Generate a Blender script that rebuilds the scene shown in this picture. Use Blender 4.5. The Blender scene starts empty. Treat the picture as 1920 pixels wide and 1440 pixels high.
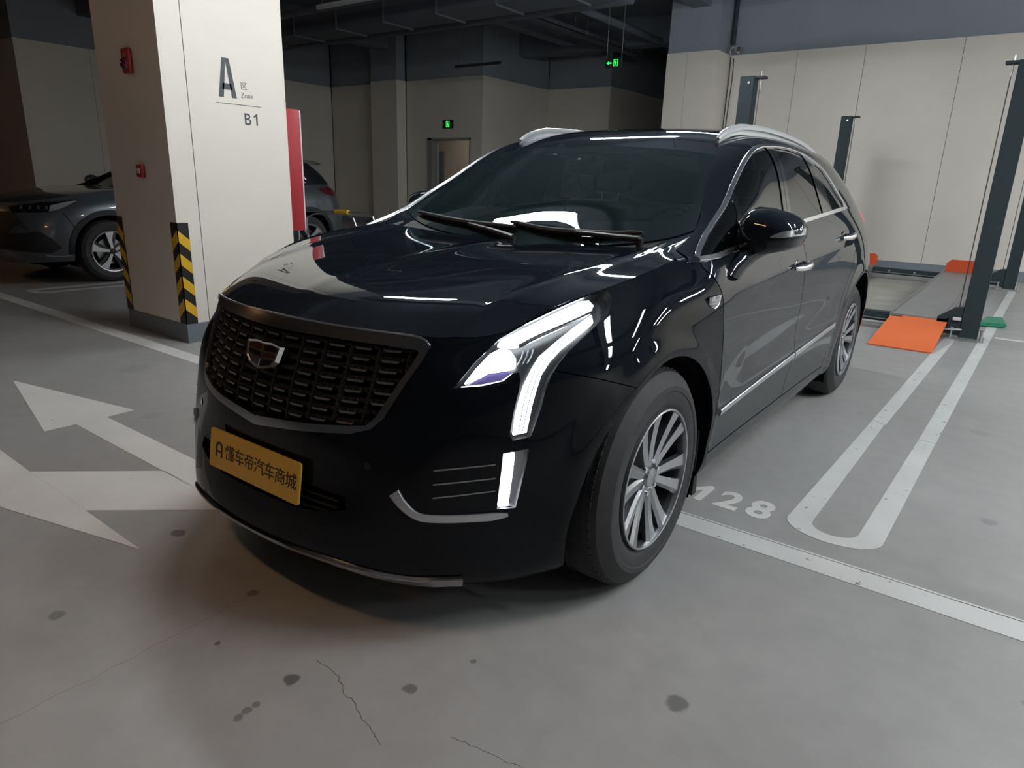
import bpy, bmesh, math, random
import numpy as np
from mathutils import Vector, Matrix
random.seed(7)
SC = bpy.context.scene
COL = SC.collection
PI = math.pi

# ------------------------------------------------------------------ camera
CAM_POS = (1.7525, -1.9434, 1.2930)
YAW, PITCH, ROLL, FPX = -0.6320, -0.2900, 0.0330, 1275.8
def cam_basis():
    f = Vector((math.sin(YAW)*math.cos(PITCH), math.cos(YAW)*math.cos(PITCH), math.sin(PITCH)))
    r0 = f.cross(Vector((0, 0, 1))).normalized(); u0 = r0.cross(f)
    r = r0*math.cos(ROLL) + u0*math.sin(ROLL)
    u = -r0*math.sin(ROLL) + u0*math.cos(ROLL)
    return r, u, f
cd = bpy.data.cameras.new('camera'); cam = bpy.data.objects.new('camera', cd); COL.objects.link(cam)
r_, u_, f_ = cam_basis()
cam.matrix_world = Matrix(((r_.x, u_.x, -f_.x, CAM_POS[0]), (r_.y, u_.y, -f_.y, CAM_POS[1]), (r_.z, u_.z, -f_.z, CAM_POS[2]), (0, 0, 0, 1)))
cd.sensor_width = 36; cd.lens = FPX/1920*36; cd.clip_start = 0.05; cd.clip_end = 200
SC.camera = cam

# ------------------------------------------------------------------ world, exposure
W = bpy.data.worlds.new('world'); SC.world = W; W.use_nodes = True
W.node_tree.nodes['Background'].inputs[0].default_value = (0.55, 0.62, 0.75, 1)
W.node_tree.nodes['Background'].inputs[1].default_value = 0.012
SC.view_settings.view_transform = 'Standard'
SC.view_settings.look = 'None'
SC.view_settings.gamma = 1
SC.view_settings.use_curve_mapping = False
SC.view_settings.exposure = 0.09
COOL = (0.95, 0.985, 1.0); WARM = (1.0, 0.54, 0.24)
E_COOL, E_WARM = 92.0, 33.0      # luminous panels, W/m2/sr-like strength
def area(name, loc, sx, sy, power, color, rot=(0, 0, 0)):
    l = bpy.data.lights.new(name, 'AREA'); l.shape = 'RECTANGLE'; l.size = sx; l.size_y = sy
    l.energy = power; l.color = color
    o = bpy.data.objects.new(name, l); COL.objects.link(o); o.location = loc; o.rotation_euler = rot
    return o
# light given off by the ceiling fixtures (the fixtures themselves are built further down)
LIT = [(-1.72, 1.05), (-1.72, 4.35), (-1.72, 6.7), (3.0, 1.05), (4.6, 1.05), (3.9, 2.7), (6.4, 4.35), (5.0, 9.0), (6.2, 7.3), (7.4, 1.05), (7.4, 9.4)]  # right-hand ones beyond the first are added to brighten floor and back wall
FIX_Z = 3.60
WARM_FIX = [(-.2, -2.7), (-11.0, -3.4)]

# ------------------------------------------------------------------ materials
def mat(name, color=(0.5, 0.5, 0.5), rough=0.5, metal=0.0, coat=0.0, spec=0.5, emit=None, estr=0.0, noise=None, bump=None, ior=None, aniso=None):
    m = bpy.data.materials.new(name); m.use_nodes = True
    nt = m.node_tree; b = nt.nodes['Principled BSDF']
    b.inputs['Base Color'].default_value = (*color, 1)
    b.inputs['Roughness'].default_value = rough
    b.inputs['Metallic'].default_value = metal
    b.inputs['Coat Weight'].default_value = coat
    b.inputs['Coat Roughness'].default_value = 0.02
    b.inputs['Specular IOR Level'].default_value = spec
    if emit:
        b.inputs['Emission Color'].default_value = (*emit, 1); b.inputs['Emission Strength'].default_value = estr
    if noise:      # (scale, colour 2, amount)
        tc = nt.nodes.new('ShaderNodeTexCoord'); n = nt.nodes.new('ShaderNodeTexNoise'); n.inputs['Scale'].default_value = noise[0]
        n.inputs['Detail'].default_value = 5
        r = nt.nodes.new('ShaderNodeValToRGB'); r.color_ramp.elements[0].position = 0.35; r.color_ramp.elements[1].position = 0.65
        r.color_ramp.elements[0].color = (*color, 1); r.color_ramp.elements[1].color = (*noise[1], 1)
        nt.links.new(tc.outputs['Object'], n.inputs['Vector']); nt.links.new(n.outputs['Fac'], r.inputs['Fac'])
        nt.links.new(r.outputs['Color'], b.inputs['Base Color'])
    if bump:
        tc = nt.nodes.new('ShaderNodeTexCoord'); n = nt.nodes.new('ShaderNodeTexNoise'); n.inputs['Scale'].default_value = bump[0]; n.inputs['Detail'].default_value = 4
        bp = nt.nodes.new('ShaderNodeBump'); bp.inputs['Strength'].default_value = bump[1]; bp.inputs['Distance'].default_value = 0.01
        nt.links.new(tc.outputs['Object'], n.inputs['Vector']); nt.links.new(n.outputs['Fac'], bp.inputs['Height']); nt.links.new(bp.outputs['Normal'], b.inputs['Normal'])
    return m
def glass_mat(name, tint, ior=1.5, rough=0.0, boost=1.0, haze=None):
    m = bpy.data.materials.new(name); m.use_nodes = True; nt = m.node_tree; nt.nodes.clear()
    out = nt.nodes.new('ShaderNodeOutputMaterial'); mx = nt.nodes.new('ShaderNodeMixShader')
    tr = nt.nodes.new('ShaderNodeBsdfTransparent'); gl = nt.nodes.new('ShaderNodeBsdfGlossy'); fr = nt.nodes.new('ShaderNodeFresnel')
    tr.inputs['Color'].default_value = (*tint, 1); gl.inputs['Roughness'].default_value = rough; gl.inputs['Color'].default_value = (boost, boost, boost, 1)
    fr.inputs['IOR'].default_value = ior
    nt.links.new(fr.outputs[0], mx.inputs[0]); nt.links.new(tr.outputs[0], mx.inputs[1]); nt.links.new(gl.outputs[0], mx.inputs[2]); 
    if haze:      # haze painted into the pane as diffuse colour: (amount, colour)
        df = nt.nodes.new('ShaderNodeBsdfDiffuse'); df.inputs['Color'].default_value = (*haze[1], 1); m2 = nt.nodes.new('ShaderNodeMixShader'); m2.inputs[0].default_value = haze[0]
        nt.links.new(mx.outputs[0], m2.inputs[1]); nt.links.new(df.outputs[0], m2.inputs[2]); nt.links.new(m2.outputs[0], out.inputs[0])
    else: nt.links.new(mx.outputs[0], out.inputs[0])
    return m
M = {}
M['paint'] = mat('black_paint', (0.0088, 0.0120, 0.0180), 0.6, 0.0, 1.0, 0.0)
M['gloss_black'] = mat('gloss_black', (0.004, 0.004, 0.005), 0.08, 0, 0.5)
M['matte_black'] = mat('matte_black', (0.010, 0.010, 0.011), 0.65)
M['void'] = mat('dark_cavity', (0.003, 0.003, 0.003), 0.9, spec=0.1)
M['plastic'] = mat('black_plastic', (0.018, 0.018, 0.020), 0.45)
M['chrome'] = mat('chrome', (0.86, 0.87, 0.88), 0.22, 1.0)
M['satin'] = mat('satin_chrome', (0.62, 0.63, 0.66), 0.28, 1.0)
M['dark_chrome'] = mat('dark_chrome', (0.36, 0.36, 0.37), 0.25, 1.0)
M['grille_bar'] = mat('grille_bar_metal', (0.18, 0.18, 0.19), 0.32, 1.0)
M['alloy'] = mat('alloy', (0.40, 0.41, 0.43), 0.28, 0.9)
M['alloy_dark'] = mat('alloy_dark', (0.03, 0.03, 0.033), 0.4, 0.6)
M['rubber'] = mat('tyre_rubber', (0.022, 0.022, 0.024), 0.72, noise=(18, (0.032, 0.032, 0.034)))
M['steel'] = mat('brake_steel', (0.30, 0.29, 0.28), 0.35, 1.0)
M['windshield'] = glass_mat('windshield_glass', (0.66, 0.84, 0.84), 1.52, haze=(.035, (.16, .38, .40)))
M['sideglass'] = glass_mat('side_glass', (0.10, 0.12, 0.12), 1.55)
M['lens'] = glass_mat('lamp_lens', (0.93, 0.95, 0.97), 1.45)
M['led'] = mat('white_led', (0.9, 0.9, 0.9), 0.3, emit=(0.93, 0.97, 1.0), estr=7.0)
M['led_soft'] = mat('white_led_soft', (0.9, 0.9, 0.9), 0.3, emit=(0.90, 0.95, 1.0), estr=3.2)
M['beam'] = mat('headlight_beam', (0.9, 0.9, 0.9), 0.3, emit=(0.88, 0.93, 1.0), estr=9.0)
M['purple'] = mat('purple_coated_glass', (0.25, 0.2, 0.5), 0.1, 0.6, 0.5)
M['red_lamp'] = mat('red_lamp', (0.6, 0.01, 0.03), 0.15, coat=0.5, emit=(1.0, 0.02, 0.09), estr=1.6)
M['red_lens'] = mat('red_lens', (0.10, 0.010, 0.016), 0.15, coat=0.6)
M['seat'] = mat('seat_leather', (0.10, 0.11, 0.11), 0.5)
M['dash'] = mat('dashboard', (0.13, 0.16, 0.16), 0.6)
M['gold'] = mat('gold_plate', (0.68, 0.43, 0.06), 0.45, 0.0)
M['plate_ink'] = mat('plate_ink', (0.035, 0.018, 0.010), 0.5)

# ------------------------------------------------------------------ object helpers
def meta(o, label=None, cat=None, group=None, kind=None):
    if label: o['label'] = label
    if cat: o['category'] = cat
    if group: o['group'] = group
    if kind: o['kind'] = kind
    return o
def empty(name, loc=(0, 0, 0), rz=0.0, label=None, cat=None, group=None):
    o = bpy.data.objects.new(name, None); COL.objects.link(o); o.location = loc; o.rotation_euler = (0, 0, rz)
    o.empty_display_size = 0.1
    return meta(o, label, cat, group)
def link(name, me, parent=None, m=None):
    o = bpy.data.objects.new(name, me); COL.objects.link(o)
    if m is not None and not me.materials: me.materials.append(m)
    if parent is not None: o.parent = parent
    return o
def ob(name, bm, m, parent=None, smooth=False, angle=35):
    me = bpy.data.meshes.new(name)
    bmesh.ops.recalc_face_normals(bm, faces=bm.faces[:])
    bm.to_mesh(me); bm.free(); me.materials.append(m)
    if smooth:
        for p in me.polygons: p.use_smooth = True
        me.set_sharp_from_angle(angle=math.radians(angle))
    return link(name, me, parent)
def box(bm, x0, x1, y0, y1, z0, z1, bev=0.0):
    r = bmesh.ops.create_cube(bm, size=1.0); vs = r['verts']
    for v in vs:
        v.co = Vector(((x0+x1)/2 + v.co.x*(x1-x0), (y0+y1)/2 + v.co.y*(y1-y0), (z0+z1)/2 + v.co.z*(z1-z0)))
    if bev > 0:
        es = list({e for v in vs for e in v.link_edges})
        bmesh.ops.bevel(bm, geom=es, offset=bev, segments=2, profile=0.5, affect='EDGES')
    return vs
def nb(): return bmesh.new()
def boxo(name, dims, m, parent=None, bev=0.0):
    bm = nb(); box(bm, *dims, bev=bev); return ob(name, bm, m, parent)
def prism(bm, pts, z0, z1, axis='z'):
    """extrude polygon pts (2D) along axis from z0 to z1"""
    def P3(a, b, c): return {'z': (a, b, c), 'x': (c, a, b), 'y': (a, c, b)}[axis]
    lo = [bm.verts.new(P3(a, b, z0)) for a, b in pts]; hi = [bm.verts.new(P3(a, b, z1)) for a, b in pts]
    n = len(pts)
    bm.faces.new(lo[::-1]); bm.faces.new(hi)
    for i in range(n):
        bm.faces.new((lo[i], lo[(i+1) % n], hi[(i+1) % n], hi[i]))
def tube(bm, pts, r, seg=10, caps=True, flat=None):
    """round tube through 3D points; r number or list"""
    pts = [Vector(p) for p in pts]; n = len(pts); rr = r if isinstance(r, (list, tuple)) else [r]*n
    t = [(pts[min(i+1, n-1)] - pts[max(i-1, 0)]).normalized() for i in range(n)]
    up = Vector((0, 0, 1)) if abs(t[0].z) < 0.9 else Vector((0, 1, 0))
    a = t[0].cross(up).normalized(); rings = []
    for i in range(n):
        a = (a - t[i]*a.dot(t[i])).normalized(); b = t[i].cross(a)
        fa = flat or 1.0
        rings.append([bm.verts.new(pts[i] + (a*math.cos(2*PI*k/seg)*rr[i] + b*math.sin(2*PI*k/seg)*rr[i]*fa)) for k in range(seg)])
    for i in range(n-1):
        for k in range(seg):
            bm.faces.new((rings[i][k], rings[i][(k+1) % seg], rings[i+1][(k+1) % seg], rings[i+1][k]))
    if caps:
        bm.faces.new(rings[0][::-1]); bm.faces.new(rings[-1])
def lathe(bm, prof, seg=48, axis='x', cx=(0, 0, 0), closed=False):
    """prof: (axial, radius) pairs"""
    rings = []
    for a, r in prof:
        ring = []
        for k in range(seg):
            c, s = math.cos(2*PI*k/seg)*r, math.sin(2*PI*k/seg)*r
            p = {'x': (a, c, s), 'z': (c, s, a), 'y': (c, a, s)}[axis]
            ring.append(bm.verts.new(Vector(p) + Vector(cx)))
        rings.append(ring)
    m = len(rings)
    for i in range(m if closed else m-1):
        A, B = rings[i], rings[(i+1) % m]
        for k in range(seg):
            bm.faces.new((A[k], A[(k+1) % seg], B[(k+1) % seg], B[k]))
    return rings
def text_mesh(name, body, size, m, parent, matrix, depth=0.001, bold=0.0, align='LEFT', space=1.0):
    cu = bpy.data.curves.new(name, 'FONT'); cu.body = body; cu.size = size; cu.extrude = depth; cu.offset = bold
    cu.align_x = align; cu.space_character = space; cu.resolution_u = 4
    t = bpy.data.objects.new('tmp', cu); COL.objects.link(t)
    dg = bpy.context.evaluated_depsgraph_get(); me = bpy.data.meshes.new_from_object(t.evaluated_get(dg))
    bpy.data.objects.remove(t); bpy.data.curves.remove(cu)
    me.materials.clear(); me.materials.append(m); me.transform(matrix)
    o = bpy.data.objects.new(name, me); COL.objects.link(o)
    if parent is not None: o.parent = parent
    return o
def frame3(origin, X, Y):
    X = Vector(X).normalized(); Y = Vector(Y); Y = (Y - X*Y.dot(X)).normalized(); Z = X.cross(Y)
    return Matrix(((X.x, Y.x, Z.x, origin[0]), (X.y, Y.y, Z.y, origin[1]), (X.z, Y.z, Z.z, origin[2]), (0, 0, 0, 1)))

# ------------------------------------------------------------------ spline sheets
# ---- body control nets (metres; x to the car's left, -y to its nose, z up) ----
def col(*p): return [list(q) for q in p]
SIDE=[
 [(0,-0.78,0.18),(0,-0.865,0.2),(0,-0.890,0.275),(0,-0.848,0.45),(0,-0.845,0.58),(0,-0.805,0.74),(0,-0.76,0.86),(0,-0.743,0.893)],
 [(0.23,-0.77,0.18),(0.235,-0.845,0.205),(0.245,-0.876,0.28),(0.25,-0.838,0.45),(0.24,-0.83,0.585),(0.25,-0.778,0.74),(0.26,-0.725,0.855),(0.26,-0.712,0.889)],
 [(0.42,-0.71,0.17),(0.43,-0.785,0.195),(0.44,-0.82,0.27),(0.44,-0.789,0.445),(0.42,-0.767,0.6),(0.45,-0.703,0.74),(0.475,-0.65,0.85),(0.48,-0.636,0.882)],
 [(0.54,-0.62,0.15),(0.555,-0.69,0.17),(0.57,-0.735,0.255),(0.582,-0.722,0.435),(0.58,-0.699,0.591),(0.585,-0.648,0.738),(0.575,-0.577,0.842),(0.585,-0.55,0.877)],
 [(0.64,-0.53,0.14),(0.66,-0.59,0.162),(0.68,-0.635,0.25),(0.692,-0.622,0.43),(0.695,-0.616,0.576),(0.69,-0.573,0.739),(0.665,-0.502,0.846),(0.65,-0.447,0.895)],
 [(0.72,-0.42,0.145),(0.755,-0.475,0.168),(0.772,-0.515,0.255),(0.785,-0.525,0.43),(0.785,-0.526,0.57),(0.77,-0.494,0.734),(0.745,-0.432,0.861),(0.71,-0.33,0.943)],
 [(0.8,-0.34,0.165),(0.835,-0.375,0.19),(0.85,-0.4,0.28),(0.865,-0.42,0.43),(0.858,-0.424,0.576),(0.845,-0.4,0.739),(0.815,-0.333,0.87),(0.76,-0.205,0.982)],
 [(0.86,-0.25,0.19),(0.89,-0.25,0.207),(0.915,-0.26,0.318),(0.922,-0.27,0.47),(0.92,-0.27,0.632),(0.905,-0.25,0.791),(0.86,-0.181,0.905),(0.796,-0.089,1.01)],
 [(0.86,0,0.19),(0.905,0,0.22),(0.935,0,0.34),(0.943,0,0.49),(0.94,0,0.65),(0.927,0.012,0.807),(0.89,0.046,0.942),(0.82,0.106,1.042)],
 [(0.86,0.22,0.19),(0.902,0.22,0.22),(0.928,0.22,0.34),(0.942,0.22,0.49),(0.94,0.22,0.65),(0.932,0.22,0.82),(0.9,0.246,0.951),(0.826,0.247,1.055)],
 [(0.86,0.42,0.19),(0.898,0.42,0.22),(0.92,0.42,0.34),(0.938,0.42,0.49),(0.938,0.42,0.65),(0.932,0.42,0.82),(0.914,0.42,0.95),(0.874,0.4,1.045)],
 [(0.86,0.75,0.19),(0.895,0.75,0.22),(0.912,0.75,0.34),(0.934,0.75,0.49),(0.938,0.75,0.65),(0.936,0.75,0.83),(0.92,0.75,0.97),(0.88,0.75,1.078)],
 [(0.86,1.3,0.19),(0.895,1.3,0.22),(0.912,1.3,0.34),(0.934,1.3,0.49),(0.938,1.3,0.66),(0.938,1.3,0.86),(0.924,1.3,1.01),(0.882,1.3,1.13)],
 [(0.86,1.9,0.19),(0.897,1.9,0.22),(0.916,1.9,0.34),(0.937,1.9,0.49),(0.942,1.9,0.68),(0.944,1.9,0.89),(0.928,1.9,1.05),(0.882,1.9,1.17)],
 [(0.86,2.4,0.19),(0.902,2.4,0.22),(0.928,2.4,0.34),(0.943,2.4,0.49),(0.948,2.4,0.68),(0.95,2.4,0.9),(0.93,2.4,1.08),(0.878,2.4,1.196)],
 [(0.86,2.86,0.19),(0.905,2.86,0.22),(0.932,2.86,0.34),(0.947,2.86,0.5),(0.951,2.86,0.68),(0.95,2.86,0.9),(0.912,2.86,1.08),(0.85,2.86,1.205)],
 [(0.85,3.2,0.22),(0.89,3.2,0.26),(0.915,3.2,0.37),(0.93,3.2,0.52),(0.935,3.2,0.7),(0.918,3.2,0.9),(0.868,3.2,1.08),(0.79,3.18,1.205)],
 [(0.8,3.5,0.26),(0.85,3.5,0.3),(0.875,3.51,0.4),(0.885,3.52,0.55),(0.875,3.52,0.72),(0.845,3.5,0.92),(0.79,3.47,1.08),(0.715,3.42,1.195)],
 [(0.66,3.68,0.28),(0.71,3.7,0.32),(0.73,3.72,0.42),(0.74,3.73,0.57),(0.74,3.725,0.73),(0.71,3.69,0.92),(0.67,3.65,1.07),(0.60,3.58,1.18)],
 [(0.35,3.76,0.28),(0.37,3.79,0.32),(0.38,3.81,0.42),(0.38,3.82,0.57),(0.38,3.815,0.73),(0.38,3.77,0.92),(0.37,3.73,1.07),(0.35,3.65,1.17)],
 [(0,3.77,0.28),(0,3.81,0.32),(0,3.83,0.42),(0,3.84,0.57),(0,3.835,0.73),(0,3.79,0.92),(0,3.75,1.07),(0,3.67,1.17)],
]
# hood: rows front to back, each from centre to the shut line
HOOD=[
 [(0,-0.743,0.893),(0.26,-0.712,0.889),(0.48,-0.636,0.882),(0.585,-0.55,0.877),(0.65,-0.447,0.895)],
 [(0,-0.7,0.94),(0.25,-0.67,0.937),(0.455,-0.592,0.933),(0.565,-0.498,0.928),(0.678,-0.389,0.921)],
 [(0,-0.56,0.978),(0.28,-0.54,0.975),(0.486,-0.464,0.969),(0.60,-0.394,0.960),(0.712,-0.325,0.952)],
 [(0,-0.36,1.003),(0.3,-0.35,1.001),(0.525,-0.3,0.993),(0.645,-0.255,0.988),(0.76,-0.197,0.984)],
 [(0,-0.15,1.024),(0.31,-0.15,1.024),(0.557,-0.131,1.019),(0.680,-0.107,1.017),(0.796,-0.068,1.011)],
 [(0,0.08,1.04),(0.32,0.08,1.042),(0.585,0.096,1.042),(0.702,0.115,1.042),(0.82,0.127,1.040)],
 [(0,0.28,1.05),(0.32,0.28,1.053),(0.60,0.283,1.061),(0.720,0.265,1.064),(0.816,0.241,1.058)],
 [(0,0.385,1.054),(0.32,0.39,1.058),(0.590,0.391,1.071),(0.700,0.344,1.078),(0.782,0.276,1.072)],
]
# upper side: columns from A-pillar foot to D-pillar; each from belt up to the roof edge
UPPER=[
 col((.845,.285,1.050),(.835,.305,1.056),(.820,.325,1.062),(.800,.335,1.069),(.768,.35,1.080)),
 col((.874,.40,1.045),(.858,.435,1.070),(.838,.475,1.094),(.803,.515,1.120),(.752,.545,1.141)),
 col((.877,.60,1.065),(.864,.635,1.108),(.846,.68,1.166),(.786,.727,1.217),(.695,.735,1.240)),
 col((.879,.80,1.085),(.858,.845,1.155),(.826,.89,1.249),(.750,.91,1.311),(.645,.89,1.332)),
 col((.881,1.05,1.108),(.848,1.07,1.210),(.800,1.09,1.339),(.712,1.09,1.411),(.598,1.07,1.428)),
 col((.882,1.3,1.130),(.840,1.3,1.250),(.778,1.3,1.395),(.690,1.29,1.483),(.570,1.255,1.500)),
 col((.883,1.6,1.152),(.836,1.6,1.280),(.772,1.6,1.425),(.686,1.6,1.513),(.560,1.6,1.545)),
 col((.882,2.0,1.177),(.836,2.0,1.295),(.775,2.0,1.425),(.690,2.0,1.510),(.555,2.0,1.555)),
 col((.876,2.45,1.198),(.832,2.45,1.300),(.770,2.45,1.410),(.690,2.45,1.490),(.555,2.45,1.540)),
 col((.845,2.9,1.205),(.798,2.88,1.290),(.732,2.86,1.380),(.658,2.85,1.450),(.545,2.85,1.500)),
 col((.786,3.2,1.205),(.738,3.16,1.275),(.680,3.12,1.350),(.615,3.09,1.410),(.530,3.08,1.455)),
 col((.705,3.43,1.195),(.655,3.38,1.255),(.605,3.32,1.320),(.560,3.27,1.380),(.500,3.24,1.425)),
 col((.590,3.59,1.180),(.550,3.53,1.240),(.515,3.45,1.310),(.480,3.38,1.370),(.440,3.32,1.420)),
]
WIND=[
 [(0,.405,1.045),(.32,.425,1.055),(.56,.465,1.083),(.70,.52,1.117),(.752,.545,1.141)],
 [(0,.60,1.195),(.31,.62,1.197),(.53,.665,1.210),(.645,.71,1.225),(.695,.735,1.240)],
 [(0,.81,1.335),(.30,.825,1.334),(.50,.855,1.333),(.60,.88,1.332),(.645,.89,1.332)],
 [(0,1.03,1.462),(.28,1.04,1.458),(.46,1.06,1.446),(.55,1.07,1.436),(.598,1.07,1.428)],
]
ROOF=[
 [(0,1.03,1.462),(.28,1.04,1.458),(.46,1.06,1.446),(.55,1.07,1.436),(.598,1.07,1.428)],
 [(0,1.20,1.522),(.28,1.21,1.520),(.44,1.23,1.511),(.53,1.25,1.504),(.570,1.255,1.500)],
 [(0,1.6,1.585),(.28,1.6,1.580),(.44,1.6,1.566),(.52,1.6,1.553),(.560,1.6,1.545)],
 [(0,2.0,1.597),(.28,2.0,1.592),(.44,2.0,1.578),(.52,2.0,1.565),(.555,2.0,1.555)],
 [(0,2.45,1.585),(.28,2.45,1.580),(.44,2.45,1.564),(.52,2.45,1.550),(.555,2.45,1.540)],
 [(0,2.85,1.548),(.28,2.85,1.543),(.44,2.85,1.527),(.50,2.85,1.512),(.545,2.85,1.500)],
 [(0,3.12,1.508),(.28,3.11,1.502),(.43,3.10,1.487),(.49,3.09,1.471),(.530,3.08,1.455)],
 [(0,3.36,1.450),(.25,3.35,1.445),(.36,3.34,1.435),(.41,3.33,1.427),(.440,3.32,1.420)],
]
def _nat(t,P):
    n=len(t);P=np.asarray(P,float);sh=P.shape;P2=P.reshape(n,-1);h=np.diff(t)
    A=np.zeros((n,n));b=np.zeros((n,P2.shape[1]));A[0,0]=A[-1,-1]=1
    for i in range(1,n-1):
        A[i,i-1]=h[i-1];A[i,i]=2*(h[i-1]+h[i]);A[i,i+1]=h[i]
        b[i]=6*((P2[i+1]-P2[i])/h[i]-(P2[i]-P2[i-1])/h[i-1])
    M=np.linalg.solve(A,b)
    return h,P2,M,sh
def spl(t,P,x):
    h,P2,M,sh=_nat(t,P);x=np.clip(x,t[0],t[-1]);i=np.clip(np.searchsorted(t,x,side='right')-1,0,len(t)-2)
    a=(t[i+1]-x)[:,None];b=(x-t[i])[:,None];hh=h[i][:,None]
    r=M[i]*a**3/(6*hh)+M[i+1]*b**3/(6*hh)+(P2[i]/hh-M[i]*hh/6)*a+(P2[i+1]/hh-M[i+1]*hh/6)*b
    return r.reshape((len(x),)+sh[1:])
def chord(N,axis):
    d=np.linalg.norm(np.diff(N,axis=axis),axis=2);d=d.mean(axis=1-axis)
    return np.r_[0,np.cumsum(np.sqrt(d*d))]
def samp(t,step):
    out=[t[0]]
    for a,b in zip(t[:-1],t[1:]):
        k=max(1,int(round((b-a)/step)));out+=list(a+(b-a)*np.arange(1,k+1)/k)
    return np.array(out)
def surface(N,stepu,stepv,mirror_axis=None):
    """N[i][j] control net. mirror_axis=0: row 0 lies on x=0 and the net is mirrored there."""
    N=np.array(N,float)
    def full(N,ax):
        m=N*np.array([-1,1,1]);m=np.flip(m,axis=ax)
        m=m[:-1] if ax==0 else m[:,:-1]
        return np.concatenate([m,N],axis=ax)
    F=full(N,mirror_axis) if mirror_axis is not None else N
    tu,tv=chord(F,0),chord(F,1)
    u0=tu[len(F)-len(N)] if mirror_axis==0 else tu[0]
    v0=tv[F.shape[1]-N.shape[1]] if mirror_axis==1 else tv[0]
    xu=samp(tu[tu>=u0-1e-9],stepu);xv=samp(tv[tv>=v0-1e-9],stepv)
    G=spl(tu,F,xu);G=np.swapaxes(G,0,1);G=spl(tv,G,xv);G=np.swapaxes(G,0,1)
    # normals by finite differences on the spline
    e=1e-4
    def ev(a,b):
        g=spl(tu,F,a);g=np.swapaxes(g,0,1);g=spl(tv,g,b);return np.swapaxes(g,0,1)
    du=ev(np.minimum(xu+e,tu[-1]),xv)-ev(np.maximum(xu-e,tu[0]),xv)
    dv=ev(xu,np.minimum(xv+e,tv[-1]))-ev(xu,np.maximum(xv-e,tv[0]))
    n=np.cross(du,dv);n/=np.linalg.norm(n,axis=2)[...,None]+1e-12
    return G,n

# ------------------------------------------------------------------ surface sheets cut into panels
def grid_bm(G, N, ref):
    """ref: outward hint at the middle of the sheet"""
    a, b = G.shape[:2]
    mid = N[a//2, b//2]
    if float(np.dot(mid, ref)) < 0: N = -N
    bm = bmesh.new(); L = bm.verts.layers.float_vector.new('nrm')
    V = [[None]*b for _ in range(a)]
    for i in range(a):
        for j in range(b):
            v = bm.verts.new(G[i, j]); v[L] = Vector(N[i, j]); V[i][j] = v
    k = np.cross(G[1, 0]-G[0, 0], G[0, 1]-G[0, 0]); e = a//2, b//2
    du = G[e[0]+1, e[1]]-G[e[0], e[1]]; dv = G[e[0], e[1]+1]-G[e[0], e[1]]
    fl = float(np.dot(np.cross(du, dv), N[e])) > 0
    for i in range(a-1):
        for j in range(b-1):
            q = (V[i][j], V[i+1][j], V[i+1][j+1], V[i][j+1])
            try: bm.faces.new(q if fl else q[::-1])
            except ValueError: pass
    return bm
def basis(w, up=(0, 0, 1)):
    w = Vector(w).normalized(); u = Vector(up).cross(w).normalized(); v = w.cross(u)
    return u, v, w
def inpoly(x, y, P):
    c = False; j = len(P)-1
    for i in range(len(P)):
        xi, yi = P[i]; xj, yj = P[j]
        if (yi > y) != (yj > y) and x < (xj-xi)*(y-yi)/(yj-yi)+xi: c = not c
        j = i
    return c
def cut(bm, poly, B, filt=None):
    """poly: 2D outline in basis B=(u,v,w); cuts the faces and returns those inside it"""
    u, v, w = B
    xs = [p[0] for p in poly]; ys = [p[1] for p in poly]
    x0, x1, y0, y1 = min(xs), max(xs), min(ys), max(ys)
    cand = set()
    for f in bm.faces:
        c = f.calc_center_median(); a, b = c.dot(u), c.dot(v)
        if x0-.06 < a < x1+.06 and y0-.06 < b < y1+.06 and (filt is None or filt(c)): cand.add(f)
    n = len(poly)
    for i in range(n):
        p, q = poly[i], poly[(i+1) % n]
        d = (q[0]-p[0], q[1]-p[1]); L = math.hypot(*d)
        if L < 1e-6: continue
        nn = (-d[1]/L, d[0]/L); ex = 0.002
        bx0, bx1 = min(p[0], q[0])-ex, max(p[0], q[0])+ex; by0, by1 = min(p[1], q[1])-ex, max(p[1], q[1])+ex
        near = []
        for f in cand:
            if not f.is_valid: continue
            fa = [t.co.dot(u) for t in f.verts]; fb = [t.co.dot(v) for t in f.verts]
            if max(fa) < bx0 or min(fa) > bx1 or max(fb) < by0 or min(fb) > by1: continue
            s = [(a-p[0])*nn[0]+(b-p[1])*nn[1] for a, b in zip(fa, fb)]
            if min(s) < -1e-5 and max(s) > 1e-5: near.append(f)
        if not near: continue
        ed = {e for f in near for e in f.edges}; vt = {t for f in near for t in f.verts}
        r = bmesh.ops.bisect_plane(bm, geom=list(near)+list(ed)+list(vt), dist=1e-6, plane_co=u*p[0]+v*p[1], plane_no=u*nn[0]+v*nn[1])
        cand = {f for f in cand if f.is_valid}
        for g in r['geom']:
            if isinstance(g, bmesh.types.BMFace): cand.add(g)
    ins = []
    for f in cand:
        if f.is_valid:
            c = f.calc_center_median()
            if (filt is None or filt(c)) and inpoly(c.dot(u), c.dot(v), poly): ins.append(f)
    return ins
def proj2(pts, B): return [(Vector(p).dot(B[0]), Vector(p).dot(B[1])) for p in pts]
def strip(path, wd):
    """thin polygon round an open 2D path"""
    L, R = [], []
    n = len(path)
    for i, p in enumerate(path):
        a, b = path[max(i-1, 0)], path[min(i+1, n-1)]
        d = (b[0]-a[0], b[1]-a[1]); l = math.hypot(*d); nx, ny = -d[1]/l*wd/2, d[0]/l*wd/2
        L.append((p[0]+nx, p[1]+ny)); R.append((p[0]-nx, p[1]-ny))
    return L+R[::-1]
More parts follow.
